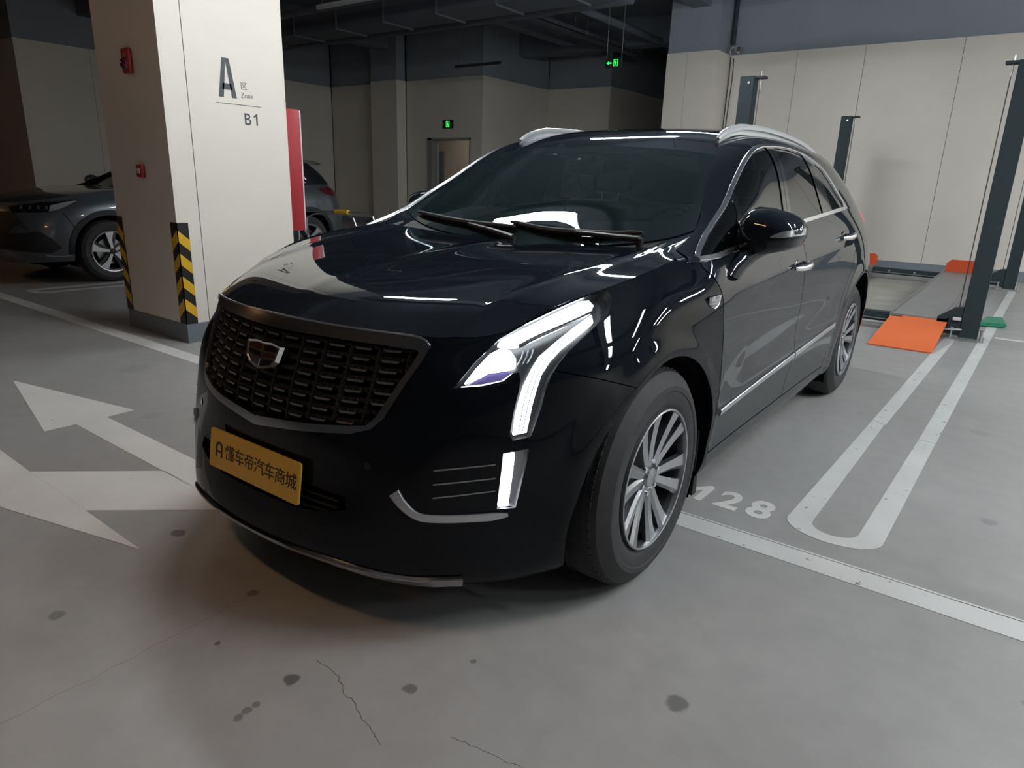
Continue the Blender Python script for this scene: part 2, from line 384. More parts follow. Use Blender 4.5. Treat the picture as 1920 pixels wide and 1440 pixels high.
def smooth2(P, k=4, closed=False):
    """Catmull-Rom refine of 2D/3D points"""
    P = [Vector(p) for p in P]; n = len(P); out = []
    for i in range(n if closed else n-1):
        g = (lambda j: P[j % n]) if closed else (lambda j: P[min(max(j, 0), n-1)])
        a, b, c, d = g(i-1), g(i), g(i+1), g(i+2)
        for s in range(k):
            t = s/k
            out.append(0.5*((2*b)+(c-a)*t+(2*a-5*b+4*c-d)*t*t+(3*b-a-3*c+d)*t**3))
    if not closed: out.append(P[-1])
    return [tuple(p) for p in out]
def islands(bm):
    seen = set(); out = []
    for f in bm.faces:
        if f in seen: continue
        st = [f]; seen.add(f); isl = []
        while st:
            g = st.pop(); isl.append(g)
            for e in g.edges:
                for h in e.link_faces:
                    if h not in seen: seen.add(h); st.append(h)
        out.append(isl)
    return out
def arrays(bm, faces, flange=0.012, off=0.0, no_flange=None):
    """-> verts, polys, loop normals. Boundary edges get a lip turned inwards."""
    L = bm.verts.layers.float_vector['nrm']; idx = {}; V = []; NV = []; F = []; LN = []
    def vid(v):
        if v not in idx:
            n = Vector(v[L]).normalized(); idx[v] = len(V); V.append(v.co + n*off); NV.append(n)
        return idx[v]
    fs = set(faces)
    for f in faces:
        ids = [vid(v) for v in f.verts]; F.append(ids); LN += [NV[i] for i in ids]
    if flange:
        low = {}
        def lid(i):
            if i not in low: low[i] = len(V); V.append(V[i] - NV[i]*flange); NV.append(NV[i])
            return low[i]
        for f in faces:
            for l in f.loops:
                e = l.edge
                if sum(1 for g in e.link_faces if g in fs) != 1: continue
                a, b = l.vert, l.link_loop_next.vert
                if no_flange and no_flange(a.co) and no_flange(b.co): continue
                i, j = vid(a), vid(b); ii, jj = lid(i), lid(j)
                n = (V[j]-V[i]).cross(V[ii]-V[i]); n = n.normalized() if n.length > 1e-9 else NV[i]
                n = -n
                F.append([j, i, ii, jj]); LN += [-n]*4 if False else [n]*4
    return [V, F, LN]
def mirror(A):
    V, F, LN = A; m = lambda p: Vector((-p.x, p.y, p.z)); V2 = [m(p) for p in V]; F2 = []; N2 = []; k = 0
    for f in F:
        n = LN[k:k+len(f)]; k += len(f)
        F2.append(f[::-1]); N2 += [m(q) for q in n[::-1]]
    return [V2, F2, N2]
def joinA(*As):
    V, F, LN = [], [], []
    for a, b, c in As:
        o = len(V); V += a; F += [[i+o for i in f] for f in b]; LN += c
    return [V, F, LN]
def mk(name, A, m, parent):
    V, F, LN = A
    me = bpy.data.meshes.new(name); me.from_pydata([tuple(v) for v in V], [], F); me.materials.append(m)
    for p in me.polygons: p.use_smooth = True
    if len(LN) == len(me.loops): me.normals_split_custom_set([tuple(n) for n in LN])
    return link(name, me, parent)
def both(name, A, m, parent):
    a = mk(name, A, m, parent); b = mk(name, mirror(A), m, parent); return a, b
def crop(G, N, lo, hi):
    """sub-grid of a sheet whose points fall in a box"""
    m = np.all((G >= np.array(lo)) & (G <= np.array(hi)), axis=2)
    i = np.where(m.any(1))[0]; j = np.where(m.any(0))[0]
    i0, i1, j0, j1 = max(i.min()-1, 0), i.max()+2, max(j.min()-1, 0), j.max()+2
    return G[i0:i1, j0:j1], N[i0:i1, j0:j1]
def patch(sheet, poly, B, thick=0.012, off=0.0, filt=None, pad=0.08, pts3=None):
    """piece of a body sheet inside an outline, lifted by off, with a lip of depth thick"""
    G, N, ref = sheet
    u, v, w = B
    q = np.array(poly); A = G@np.array(u); Bv = G@np.array(v)
    m = (A > q[:, 0].min()-pad) & (A < q[:, 0].max()+pad) & (Bv > q[:, 1].min()-pad) & (Bv < q[:, 1].max()+pad) & ((N@np.array(w))*float(np.sign(np.dot(N[G.shape[0]//2, G.shape[1]//2], ref))) > 0.05)
    if filt is not None: m &= np.vectorize(lambda x, y, z: filt(Vector((x, y, z))))(G[..., 0], G[..., 1], G[..., 2])
    i = np.where(m.any(1))[0]; j = np.where(m.any(0))[0]
    i0, i1, j0, j1 = max(i.min()-1, 0), i.max()+2, max(j.min()-1, 0), j.max()+2
    sub = G[i0:i1, j0:j1]; sn = N[i0:i1, j0:j1]
    if float(np.dot(N[G.shape[0]//2, G.shape[1]//2], ref)) < 0: sn = -sn
    bm = grid_bm(sub, sn, sn[sn.shape[0]//2, sn.shape[1]//2])
    ins = cut(bm, poly, B, filt)
    s = set(ins); bmesh.ops.delete(bm, geom=[f for f in bm.faces if f not in s], context='FACES')
    A = arrays(bm, bm.faces[:], thick, off); bm.free(); return A

# ================================================================== room materials
def floor_mat():
    m = bpy.data.materials.new('epoxy_floor'); m.use_nodes = True; nt = m.node_tree; b = nt.nodes['Principled BSDF']
    N = nt.nodes.new; L = nt.links.new
    tc = N('ShaderNodeTexCoord')
    def noise(s, d=6, r=.55):
        n = N('ShaderNodeTexNoise'); n.inputs['Scale'].default_value = s; n.inputs['Detail'].default_value = d; n.inputs['Roughness'].default_value = r; L(tc.outputs['Object'], n.inputs['Vector']); return n
    def ramp(src, p0, p1, c0, c1):
        r = N('ShaderNodeValToRGB'); r.color_ramp.elements[0].position = p0; r.color_ramp.elements[1].position = p1
        r.color_ramp.elements[0].color = (*c0, 1); r.color_ramp.elements[1].color = (*c1, 1); L(src, r.inputs['Fac']); return r
    base = ramp(noise(.55, 6).outputs['Fac'], .35, .68, (0.295, 0.293, 0.286), (0.350, 0.349, 0.344))
    fine = ramp(noise(9, 8, .6).outputs['Fac'], .35, .7, (.93, .93, .93), (1.03, 1.03, 1.03))
    mul = N('ShaderNodeMix'); mul.data_type = 'RGBA'; mul.blend_type = 'MULTIPLY'; mul.inputs[0].default_value = 1
    L(base.outputs[0], mul.inputs[6]); L(fine.outputs[0], mul.inputs[7])
    cur = mul.outputs[2]
    sp = ramp(noise(26, 3, .5).outputs['Fac'], .17, .215, (.62, .60, .57), (1, 1, 1))
    m2 = N('ShaderNodeMix'); m2.data_type = 'RGBA'; m2.blend_type = 'MULTIPLY'; m2.inputs[0].default_value = .8; L(cur, m2.inputs[6]); L(sp.outputs[0], m2.inputs[7]); cur = m2.outputs[2]
    # oil and dirt spots of their own shape
    wob = noise(30, 3)
    for x, y, r, k in ((.406,-1.059,.019,.6),(.676,-.886,.017,.5),(.739,-.698,.009,.5),(1.254,-.485,.028,.5),(.414,-1.169,.010,.45),(.414,-1.194,.011,.45),(.418,-1.223,.011,.45),(.122,-1.099,.008,.6),(-.564,-.845,.026,.6),(-1.117,-1.091,.02,.45),(-.365,-1.33,.022,.4),(-.019,-.892,.016,.5),(-2.6,-.62,.02,.35),(-1.9,-.28,.05,.12),(-2.9,.1,.09,.12),(2.0,.1,.02,.3),(1.85,1.3,.03,.2),(1.75,2.6,.05,.12)):
        d = N('ShaderNodeVectorMath'); d.operation = 'DISTANCE'; L(tc.outputs['Object'], d.inputs[0]); d.inputs[1].default_value = (x, y, 0)
        a = N('ShaderNodeMath'); a.operation = 'MULTIPLY_ADD'; L(wob.outputs['Fac'], a.inputs[0]); a.inputs[1].default_value = r*1.4; L(d.outputs['Value'], a.inputs[2])
        mr = N('ShaderNodeMapRange'); mr.inputs[1].default_value = r*1.55; mr.inputs[2].default_value = r*1.95; mr.inputs[3].default_value = 1-k; mr.inputs[4].default_value = 1; L(a.outputs[0], mr.inputs[0])
        mm = N('ShaderNodeMix'); mm.data_type = 'RGBA'; mm.blend_type = 'MULTIPLY'; mm.inputs[0].default_value = 1; L(cur, mm.inputs[6]); L(mr.outputs[0], mm.inputs[7]); cur = mm.outputs[2]
    L(cur, b.inputs['Base Color'])
    rr = N('ShaderNodeMapRange'); rr.inputs[1].default_value = .3; rr.inputs[2].default_value = .7; rr.inputs[3].default_value = .34; rr.inputs[4].default_value = .50; L(noise(2.2, 5).outputs['Fac'], rr.inputs[0]); L(rr.outputs[0], b.inputs['Roughness'])
    bp = N('ShaderNodeBump'); bp.inputs['Strength'].default_value = .05; bp.inputs['Distance'].default_value = .02; L(noise(3.2, 3).outputs['Fac'], bp.inputs['Height']); L(bp.outputs[0], b.inputs['Normal'])
    b.inputs['Specular IOR Level'].default_value = .45
    return m
def paintline_mat(name, c=(.60, .61, .60), wear=.0):
    m = mat(name, c, .45); nt = m.node_tree; b = nt.nodes['Principled BSDF']; N = nt.nodes.new; L = nt.links.new
    tc = N('ShaderNodeTexCoord'); n = N('ShaderNodeTexNoise'); n.inputs['Scale'].default_value = 22; n.inputs['Detail'].default_value = 6; L(tc.outputs['Object'], n.inputs['Vector'])
    r = N('ShaderNodeValToRGB'); r.color_ramp.elements[0].position = .26+wear; r.color_ramp.elements[1].position = .30+wear
    r.color_ramp.elements[0].color = (.20, .20, .20, 1); r.color_ramp.elements[1].color = (*c, 1); L(n.outputs['Fac'], r.inputs['Fac'])
    n2 = N('ShaderNodeTexNoise'); n2.inputs['Scale'].default_value = 3; n2.inputs['Detail'].default_value = 4; L(tc.outputs['Object'], n2.inputs['Vector'])
    r2 = N('ShaderNodeValToRGB'); r2.color_ramp.elements[0].position = .3; r2.color_ramp.elements[1].position = .7; r2.color_ramp.elements[0].color = (.88, .88, .88, 1); r2.color_ramp.elements[1].color = (1, 1, 1, 1); L(n2.outputs['Fac'], r2.inputs['Fac'])
    mx = N('ShaderNodeMix'); mx.data_type = 'RGBA'; mx.blend_type = 'MULTIPLY'; mx.inputs[0].default_value = 1; L(r.outputs[0], mx.inputs[6]); L(r2.outputs[0], mx.inputs[7]); L(mx.outputs[2], b.inputs['Base Color'])
    return m
M['floor'] = floor_mat()
M['line'] = paintline_mat('white_floor_paint', wear=.045)
M['line_clean'] = paintline_mat('white_floor_paint_clean', (.66, .655, .635), -.02)
M['cream'] = mat('cream_panel', (0.72, 0.685, 0.618), .42, noise=(1.3, (0.75, 0.715, 0.648)), bump=(30, .03))
M['joint'] = mat('panel_joint', (0.16, 0.15, 0.13), .7)
M['greyblue'] = mat('blue_grey_wall_paint', (0.235, 0.265, 0.305), .75, noise=(1.0, (0.26, 0.29, 0.33)))
M['skirting'] = mat('grey_skirting', (0.20, 0.235, 0.27), .4, noise=(4, (0.23, 0.265, 0.30)))
M['skirt_dark'] = mat('grey_plinth', (0.17, 0.20, 0.225), .5)
M['ceiling'] = mat('dark_ceiling_paint', (0.16, 0.185, 0.22), .85)
M['beam_paint'] = mat('beam_paint', (0.15, 0.175, 0.21), .8, noise=(1.5, (0.12, 0.14, 0.17)))
M['duct'] = mat('duct_paint', (0.085, 0.098, 0.118), .7)
M['pipe'] = mat('dark_pipe', (0.09, 0.10, 0.12), .5)
M['post'] = mat('dark_green_grey_steel', (0.026, 0.040, 0.045), .6, spec=.25)
M['deck'] = mat('galvanised_deck', (0.27, 0.275, 0.275), .45, .35, noise=(5, (0.30, 0.30, 0.295)), bump=(60, .1))
M['orange'] = mat('orange_paint', (0.78, 0.16, 0.045), .42)
M['orange2'] = mat('orange_red_paint', (0.70, 0.085, 0.02), .42)
M['zinc'] = mat('zinc_steel', (0.50, 0.52, 0.53), .35, .9)
M['cable'] = mat('steel_cable', (0.12, 0.12, 0.12), .5, .5)
M['black_tape'] = mat('black_tape', (0.012, 0.012, 0.012), .45)
M['yellow_tape'] = mat('yellow_tape', (0.72, 0.42, 0.02), .45)
M['ink'] = mat('grey_lettering', (0.075, 0.085, 0.095), .5)
M['ink2'] = mat('light_grey_lettering', (0.16, 0.16, 0.155), .5)
M['red'] = mat('red_cabinet_paint', (0.36, 0.022, 0.030), .42)
M['white_metal'] = mat('white_metal', (0.60, 0.60, 0.60), .35)
M['green_sign'] = mat('green_sign_light', (0.0, 0.3, 0.05), .4, emit=(0.02, 1.0, 0.10), estr=1.6)
M['sign_dark'] = mat('sign_case', (0.02, 0.03, 0.03), .4)
M['door_frame'] = mat('grey_door_frame', (0.28, 0.28, 0.27), .4)
M['corridor'] = mat('corridor_wall', (0.55, 0.50, 0.44), .6)
M['lamp_on'] = mat('lit_ceiling_lamp', (0.9, 0.9, 0.9), .4, emit=COOL, estr=E_COOL)
M['lamp_warm'] = mat('lit_warm_lamp', (0.9, 0.8, 0.7), .4, emit=WARM, estr=E_WARM)
M['lamp_off'] = mat('unlit_lamp_diffuser', (0.45, 0.47, 0.49), .3)
M['lamp_dark'] = mat('unlit_dark_lamp', (0.03, 0.033, 0.04), .5)
M['green_mesh'] = mat('green_plastic', (0.01, 0.16, 0.09), .4, noise=(50, (0.03, 0.30, 0.17)))

# ================================================================== floor, walls, ceiling
H_CREAM, H_CEIL = 3.686, 4.90
fl = nb(); box(fl, -26, 12, -15, 26, -.20, 0); meta(ob('floor', fl, M['floor']), kind='structure')
cl = nb(); box(cl, -26, 12, -15, 26, H_CEIL, H_CEIL+.2); meta(ob('ceiling', cl, M['ceiling']), kind='structure')
def wall_run(name, p, q, nrm, joints=(), z_top=H_CEIL, thick=.25, base=True, m_low=None):
    """wall from p to q (xy) whose face looks along nrm; cream panels below, blue-grey above"""
    p, q, nr = Vector((*p, 0)), Vector((*q, 0)), Vector((*nrm, 0)).normalized(); d = (q-p); L = d.length; d.normalize()
    M4 = Matrix(((d.x, nr.x, 0, p.x), (d.y, nr.y, 0, p.y), (0, 0, 1, 0), (0, 0, 0, 1)))
    bm = nb(); box(bm, .03, L-.03, -thick, -.02, 0, z_top-.004); box(bm, .0, L, -.025, -.012, H_CREAM, z_top-.004); bm.transform(M4)
    core = ob(name, bm, M['greyblue']); meta(core, kind='structure')
    js = [0]+sorted(joints)+[L]; jg = .0035
    bm = nb(); box(bm, 0, L, -.022, -.016, .14, H_CREAM); bm.transform(M4); ob('joint_backing', bm, M['joint'], core)
    for a, b in zip(js[:-1], js[1:]):
        bm = nb(); box(bm, a+(jg if a > 0 else 0), b-(jg if b < L else 0), -.017, 0, .155, H_CREAM, ); bm.transform(M4); ob('wall_panel', bm, m_low or M['cream'], core)
    if base:
        bm = nb(); box(bm, 0, L, -.03, .006, 0, .155); bm.transform(M4); ob('skirting', bm, M['skirting'], core)
    return core
YB = 11.743
jx = [-2.19, -1.075, .355, 1.72, 3.1, 4.5, 5.9, 7.3]
wall_run('wall_back', (-3.415, YB), (9.0, YB), (0, -1), [x+3.415 for x in jx])
wall_run('wall_right', (9.0, YB), (9.0, -14.5), (-1, 0), [1.4*k for k in range(1, 15)])
wall_run('wall_front', (9.0, -14.5), (-24, -14.5), (0, 1), [1.6*k for k in range(1, 20)], m_low=M['greyblue'])
wall_run('wall_left', (-15.0, 3.95), (-15.0, 11.73), (1, 0), [1.4, 2.8, 4.2, 5.6])
# pilaster at the end of the back wall
def pillar_box(name, x0, x1, y0, y1, joints, label, cat='pillar', top=H_CEIL-.003, cream=None):
    t = empty(name, ((x0+x1)/2, (y0+y1)/2, 0), label=label, cat=cat); ox, oy = (x0+x1)/2, (y0+y1)/2
    def B(nm, x0, x1, y0, y1, z0, z1, m, bev=0): return boxo(nm, (x0-ox, x1-ox, y0-oy, y1-oy, z0, z1), m, t, bev)
    B('core', x0+.018, x1-.018, y0+.018, y1-.018, .0, H_CREAM, M['joint'])
    B('upper_block', x0+.010, x1-.010, y0+.010, y1-.010, H_CREAM, top, M['greyblue'])
    g = .003
    for face, a0, a1 in (('S', x0, x1), ('N', x0, x1), ('E', y0+.0203, y1-.0203), ('W', y0+.0203, y1-.0203)):
        js = [a0]+[j for j in joints.get(face, ())]+[a1]
        for i, (a, b) in enumerate(zip(js[:-1], js[1:])):
            aa = a+(g if i else 0); bb = b-(g if i < len(js)-2 else 0)
            if face == 'S': B('panel', aa, bb, y0, y0+.02, .15, H_CREAM, M['cream'])
            if face == 'N': B('panel', aa, bb, y1-.02, y1, .15, H_CREAM, M['cream'])
            if face == 'E': B('panel', x1-.02, x1, aa, bb, .15, H_CREAM, M['cream'])
            if face == 'W': B('panel', x0, x0+.02, aa, bb, .15, H_CREAM, M['cream'])
    B('plinth', x0-.004, x1+.004, y0-.004, y1+.004, 0, .15, M['skirt_dark'])
    return t, ox, oy
pillar_box('pilaster', -4.40, -3.42, 11.085, 11.99, {'S': [-3.99]}, 'cream clad corner pier at the left end of the pale back wall', 'pier')
# dark rear part of the garage
wall_run('wall_rear', (-15.0, 11.76), (-13.0, 11.76), (0, -1))
pillar_box('pilaster', -12.995, -12.025, 11.42, 11.75, {}, 'cream pier between the red cabinet and the doorway in the dark rear wall', 'pier')
DX0, DX1, DZ = -11.12, -9.80, 2.235     # doorway
wall_run('wall_rear', (-12.02, 11.77), (DX0-.13, 11.77), (0, -1), z_top=H_CEIL)
wall_run('wall_rear', (DX1, 11.77), (-9.468, 11.77), (0, -1))
bm = nb(); box(bm, DX0-.13, DX1, 11.77, 11.97, DZ+.05, H_CREAM); meta(ob('wall_rear', bm, M['cream']), kind='structure')
bm = nb(); box(bm, DX0-.13, DX1, 11.78, 11.97, H_CREAM, H_CEIL); meta(ob('wall_rear', bm, M['greyblue']), kind='structure')
dr = empty('door_1', ((DX0+DX1)/2, 11.8, 0)); meta(dr, kind='structure'); dx = (DX0+DX1)/2
bm = nb(); box(bm, DX0-.13-dx, DX0+.02-dx, -.06, .18, 0, DZ+.05); box(bm, DX1-.03-dx, DX1-dx, -.06, .18, 0, DZ+.05); box(bm, DX0-.13-dx, DX1-dx, -.06, .18, DZ, DZ+.05); ob('door_frame', bm, M['door_frame'], dr)
bm = nb(); box(bm, -.02, .03, 0, 1.0, .02, DZ-.02); bm.transform(Matrix.Translation((DX0+.05-dx, .14, 0)) @ Matrix.Rotation(math.radians(44), 4, 'Z')); leaf = ob('door_leaf', bm, M['door_frame'], dr)
bm = nb(); tube(bm, [(DX0-.42-dx, .78, 1.05), (DX0-.38-dx, .82, 1.05), (DX0-.30-dx, .76, 1.05)], .012, 8); ob('door_handle', bm, M['zinc'], leaf)
wall_run('wall_corridor', (-14.5, 14.2), (-9.76, 14.2), (0, -1), z_top=3.6, m_low=M['corridor'])
fl2 = nb(); box(fl2, -14.5, -9.76, 12.03, 14.2, 2.80, 2.9); meta(ob('ceiling', fl2, M['corridor']), kind='structure')
tcor = empty('ceiling_lamp', (-11.6, 13.0, 2.78), label='small unseen lamp added to brighten the corridor inside the far doorway', cat='lamp')  # unseen lamp, added so the corridor looks bright through the door
bm = nb(); box(bm, -.30, .30, -.06, .06, -.02, .015); ob('housing', bm, M['white_metal'], tcor)
bm = nb(); box(bm, -.28, .28, -.05, .05, -.05, -.02); ob('diffuser', bm, mat('corridor_fill', (.9, .9, .9), .4, emit=(1.0, .9, .78), estr=26), tcor)
boxo('trim_1', (-13.20, -12.86, 14.10, 14.18, 0, 2.08), M['skirt_dark']); meta(bpy.data.objects['trim_1'], kind='structure')
wall_run('wall_rear', (-9.45, 11.77), (-9.45, 14.6), (1, 0))
wall_run('wall_rear', (-9.45, 14.6), (-7.548, 14.6), (0, -1))
wall_run('wall_rear', (-7.53, 14.6), (-7.53, 20), (1, 0))
wall_run('wall_rear', (-7.53, 20), (-3.9, 20), (0, -1))
wall_run('wall_rear', (-4.10, 20), (-4.10, 12.0), (-1, 0))
# block at the far left with its brown-lit face
wall_run('wall_block', (-26, 3.95), (-15.018, 3.95), (0, -1), [2, 4, 6, 8, 9.6])

# ================================================================== near pillar with the zone sign
t, ox, oy = pillar_box('pillar', -4.265, -3.33, .722, 1.737, {'E': [.906]}, 'square cream pillar with letter A zone sign and striped corner guards', 'pillar')
def stick(nm, bm, m, par): return ob(nm, bm, m, par)
E_ = lambda y, z, d=0.001: (-3.33-ox+d, y-oy, z)
fr = frame3((0, 0, 0), (0, 1, 0), (0, 0, 1))
def sign_text(nm, s, y, z, size, m, bold=0.0, sx=1.0, space=1.0):
    M4 = Matrix.Translation(E_(y, z, .0006)) @ fr @ Matrix.Diagonal((sx, 1, 1, 1))
    return text_mesh(nm, s, size, m, t, M4, .0006, bold, space=space)
# big A, drawn as a condensed block letter
bm = nb()
y0, z0, w, h = 1.150, 1.832, .148, .275
def Apoly(P): 
    prism(bm, [(y0+a*w-oy, z0+b*h) for a, b in P], -3.33-ox+.0004, -3.33-ox+.0016, 'x')
Apoly([(0, 0), (.27, 0), (.50, .92), (.50, 1.0), (.30, 1.0)]); Apoly([(1, 0), (.73, 0), (.50, .92), (.50, 1.0), (.70, 1.0)]); Apoly([(.22, .20), (.78, .20), (.73, .36), (.27, .36)])
ob('sign_letter', bm, M['ink'], t)
sign_text('sign_text', '区', 1.335, 1.905, .060, M['ink2'], 0, 1.0)
sign_text('sign_text', 'Zone', 1.333, 1.843, .052, M['ink2'], 0, .95)
bm = nb(); box(bm, -3.33-ox+.0004, -3.33-ox+.0014, 1.125-oy, 1.505-oy, 1.7865, 1.7905); ob('sign_rule', bm, M['ink'], t)
sign_text('sign_text', 'B', 1.345, 1.648, .122, M['ink'], .001, .95)
bm = nb(); prism(bm, [(q-oy, z) for q, z in ((1.452, 1.648), (1.466, 1.648), (1.466, 1.734), (1.456, 1.734), (1.432, 1.716), (1.432, 1.704), (1.452, 1.714))], -3.33-ox+.0004, -3.33-ox+.0014, 'x'); ob('sign_digit', bm, M['ink'], t)
# striped corner guards
def guard(corner_x, corner_y, sx, sy):
    bmk = nb(); bmy = nb(); Z0, Z1 = .15, .915; wd = .085
    # black L profile
    box(bmk, *sorted((corner_x, corner_x+sx*.006)), *sorted((corner_y+sy*.006, corner_y-sy*wd)), Z0, Z1)
    box(bmk, *sorted((corner_x-sx*wd, corner_x+sx*.006)), *sorted((corner_y, corner_y+sy*.006)), Z0, Z1)
    k = 0; z = Z1-.055
    while z > Z0+.03:
        # slanted yellow band on each leg, stripes falling away from the corner
        a, b = z, z-.085; dz = .075
        def clampz(v): return max(Z0, min(Z1, v))
        P = [(0, a), (wd, a-dz), (wd, b-dz), (0, b)]
        P = [(u, clampz(v)) for u, v in P]
        if P[0][1] > P[3][1]:
            prism(bmy, [(corner_y-sy*u, v) for u, v in P], *sorted((corner_x+sx*.0062, corner_x+sx*.008)), 'x')
            prism(bmy, [(corner_x-sx*u, v) for u, v in P], *sorted((corner_y+sy*.0062, corner_y+sy*.008)), 'y')
        z -= .170
    for b_ in (bmk, bmy): b_.transform(Matrix.Translation((-ox, -oy, 0)))
    g = ob('corner_guard', bmk, M['black_tape'], t); ob('guard_stripe', bmy, M['yellow_tape'], g)
guard(-3.33, .722, 1, -1); guard(-4.265, .722, -1, -1)
# siren and call point on the dim face
s = empty('fire_siren', (-3.752, .722, 2.04), label='dark red wall siren high on the dim face of the pillar', cat='alarm')
bm = nb(); box(bm, -.055, .055, -.035, -.001, -.085, .085, .012); b0 = ob('siren_base', bm, M['red'], s, True, 50)
bm = nb(); r = bmesh.ops.create_uvsphere(bm, u_segments=20, v_segments=10, radius=.05)
for v in r['verts']: v.co = Vector((v.co.x, -.035+v.co.y*.6, v.co.z*.9-.02))
ob('siren_dome', bm, M['red_lens'], s, True, 60)
s = empty('call_point', (-3.747, .722, 1.275), label='small square red call point low on the dim face of the pillar', cat='alarm')
bm = nb(); box(bm, -.044, .044, -.030, -.001, -.046, .046, .006); ob('call_case', bm, M['red'], s, True, 50)
bm = nb(); box(bm, -.020, .020, -.034, -.029, -.018, .020); ob('call_window', bm, M['white_metal'], s)
# red fire cabinet on the far face
c = empty('fire_cabinet', (-3.80, 1.737, .82), label='tall red fire cabinet fixed to the far side of the cream pillar', cat='cabinet')
bm = nb(); box(bm, -.33, .463, .001, .135, 0, .985, .006); ob('cabinet_case', bm, M['red'], c, True, 50)
bm = nb(); box(bm, -.33, .458, .136, .150, .005, .98, .003); ob('cabinet_door', bm, M['white_metal'], c)

# ================================================================== floor markings
def flat(name, polys, m, label, cat, group=None, h=.0015):
    bm = nb()
    for P in polys: prism(bm, P, 0.0003, h)
    o = ob(name, bm, m); return meta(o, label, cat, group)
flat('aisle_line', [[(.05, .433), (9, .372), (9, .545), (.05, .536)], [(.05, .541), (9, .550), (9, .562), (.05, .552)]], M['line'], 'long white line along the front of the bays, worn, passing the front wheel', 'line')
flat('aisle_line', [[(-24, .480), (.04, .436), (.04, .552), (-24, .625)]], M['line_clean'], 'long white line running left past the foot of the cream pillar', 'line')
def ucurve():
    out = []; inn = []
    xo0, xo1, xi0, xi1 = 1.18, 1.535, 1.272, 1.445
    for k in range(17):
        a = PI+PI*k/16
        out.append(((xo0+xo1)/2+(xo1-xo0)/2*math.cos(a), .80+.128*math.sin(a)))
        inn.append(((xi0+xi1)/2+(xi1-xi0)/2*math.cos(a), .82+.078*math.sin(a)))
    return out, inn
out, inn = ucurve(); polys = []
L0, L1 = 1.292, 1.388; R0, R1 = 1.545, 1.665
polys.append([(1.18, .80), (1.272, .82), (1.292, 2.36), (1.222, 2.42)]); polys.append([(1.2223, 2.424), (1.2983, 2.362), (1.391, 5.60), (1.300, 5.65), ])
polys.append([(1.445, .82), (1.535, .80), (1.566, 2.21), (1.484, 2.22)]); polys.append([(1.4842, 2.224), (1.5672, 2.214), (1.79, 11.40), (1.700, 11.40)])
for k in range(16): polys.append([out[k], out[k+1], inn[k+1], inn[k]])
flat('bay_divider', polys, M['line'], 'long white U-shaped divider between the bays right of the black SUV', 'line')
flat('bay_divider', [[(-6.82, .86), (-6.72, .86), (-6.62, 3.2), (-6.72, 3.2)], [(-6.56, .86), (-6.47, .86), (-6.37, 3.2), (-6.46, 3.2)], [(-6.82, .86), (-6.76, .78), (-6.53, .78), (-6.47, .86), (-6.56, .87), (-6.72, .87)]], M['line_clean'], 'white U-shaped bay divider beside the grey SUV behind the pillar', 'line')
flat('bay_divider', [[(1.68, 5.90), (3.6, 5.86), (3.6, 5.93), (1.68, 5.985)]], M['line_clean'], 'thin white cross line running right from the tall lift post', 'line')
nroot = empty('bay_number', (.95, .79, 0), label='white bay number 128 painted on the floor beside the front wheel', cat='marking')
bm = nb(); prism(bm, [(x-.95, y-.79) for x, y in ((.808, .700), (.836, .694), (.842, .708), (.846, .862), (.834, .878), (.818, .870), (.766, .806), (.770, .790), (.786, .786), (.812, .812))], .0004, .0016); ob('digit', bm, M['line_clean'], nroot)
for ch_, x_ in (('2', .896), ('8', 1.028)):
    text_mesh('digit', ch_, .240, M['line_clean'], nroot, Matrix.Translation((x_-.95-.006, .705-.79, .001)) @ Matrix.Diagonal((.84, 1.0, 1, 1)), .0006, .0075)
flat('floor_arrow', [[(-3.149, -.519), (-2.052, -.745), (-2.048, -.600), (-2.048, -.447), (-2.056, -.297)], [(-2.050, -.600), (-.10, -.612), (-.10, -.452), (-2.050, -.447)]], M['line_clean'], 'white straight-ahead arrow on the floor pointing away to the left', 'marking')
flat('floor_arrow', [[(-1.566, -.979), (-1.001, -.984), (-.575, -.613), (-1.137, -.6005)], [(-2.06, -.968), (-1.34, -1.182), (-1.262, -1.176), (-.554, -.991), (-1.001, -.9845), (-1.566, -.9795)]], M['line_clean'], 'white turning arrow branch on the floor in the lower left', 'marking')
def crack(pts, w, label, m):
    bm = nb(); P = [Vector((a, b, 0)) for a, b in pts]; Q = []
    for a, b in zip(P[:-1], P[1:]):
        for k in range(5): q = a.lerp(b, k/5); Q.append(q+Vector((random.uniform(-.005, .005), random.uniform(-.005, .005), 0)))
    Q.append(P[-1])
    for a, b in zip(Q[:-1], Q[1:]):
        d = (b-a).normalized(); n = Vector((-d.y, d.x, 0))*w*random.uniform(.3, 1)
        prism(bm, [tuple((a-n)[:2]), tuple((a+n)[:2]), tuple((b+n)[:2]), tuple((b-n)[:2])], .0002, .0006)
    meta(ob('floor_crack', bm, m), label, 'crack')
M['crack'] = mat('crack_dirt', (0.07, 0.065, 0.055), .8); M['crack_l'] = mat('crack_light', (0.30, 0.27, 0.22), .8)
crack([(.40,-.965),(.486,-.968),(.554,-1.003),(.608,-1.009),(.662,-1.035),(.71,-1.044),(.754,-1.063)], .0008, 'fine dark crack in the floor in front of the car, below the bumper', M['crack'])
crack([(.871,-.943),(.932,-.925),(.991,-.918),(1.06,-.905)], .0008, 'short fine crack in the floor at the bottom edge of the view', M['crack'])
crack([(-.001,-1.75),(-.004,-1.495),(.002,-1.359),(-.007,-1.183),(-.006,-1.037),(-.012,-.85)], .0011, 'long pale joint line in the floor at the lower left', M['crack_l'])
# line of hairline cracks in the aisle line
crack([(.90,.531),(1.05,.534),(1.15,.527),(1.35,.534),(1.6,.536),(1.98,.543)], .0016, 'long hairline crack along the worn white line at right', M['crack'])

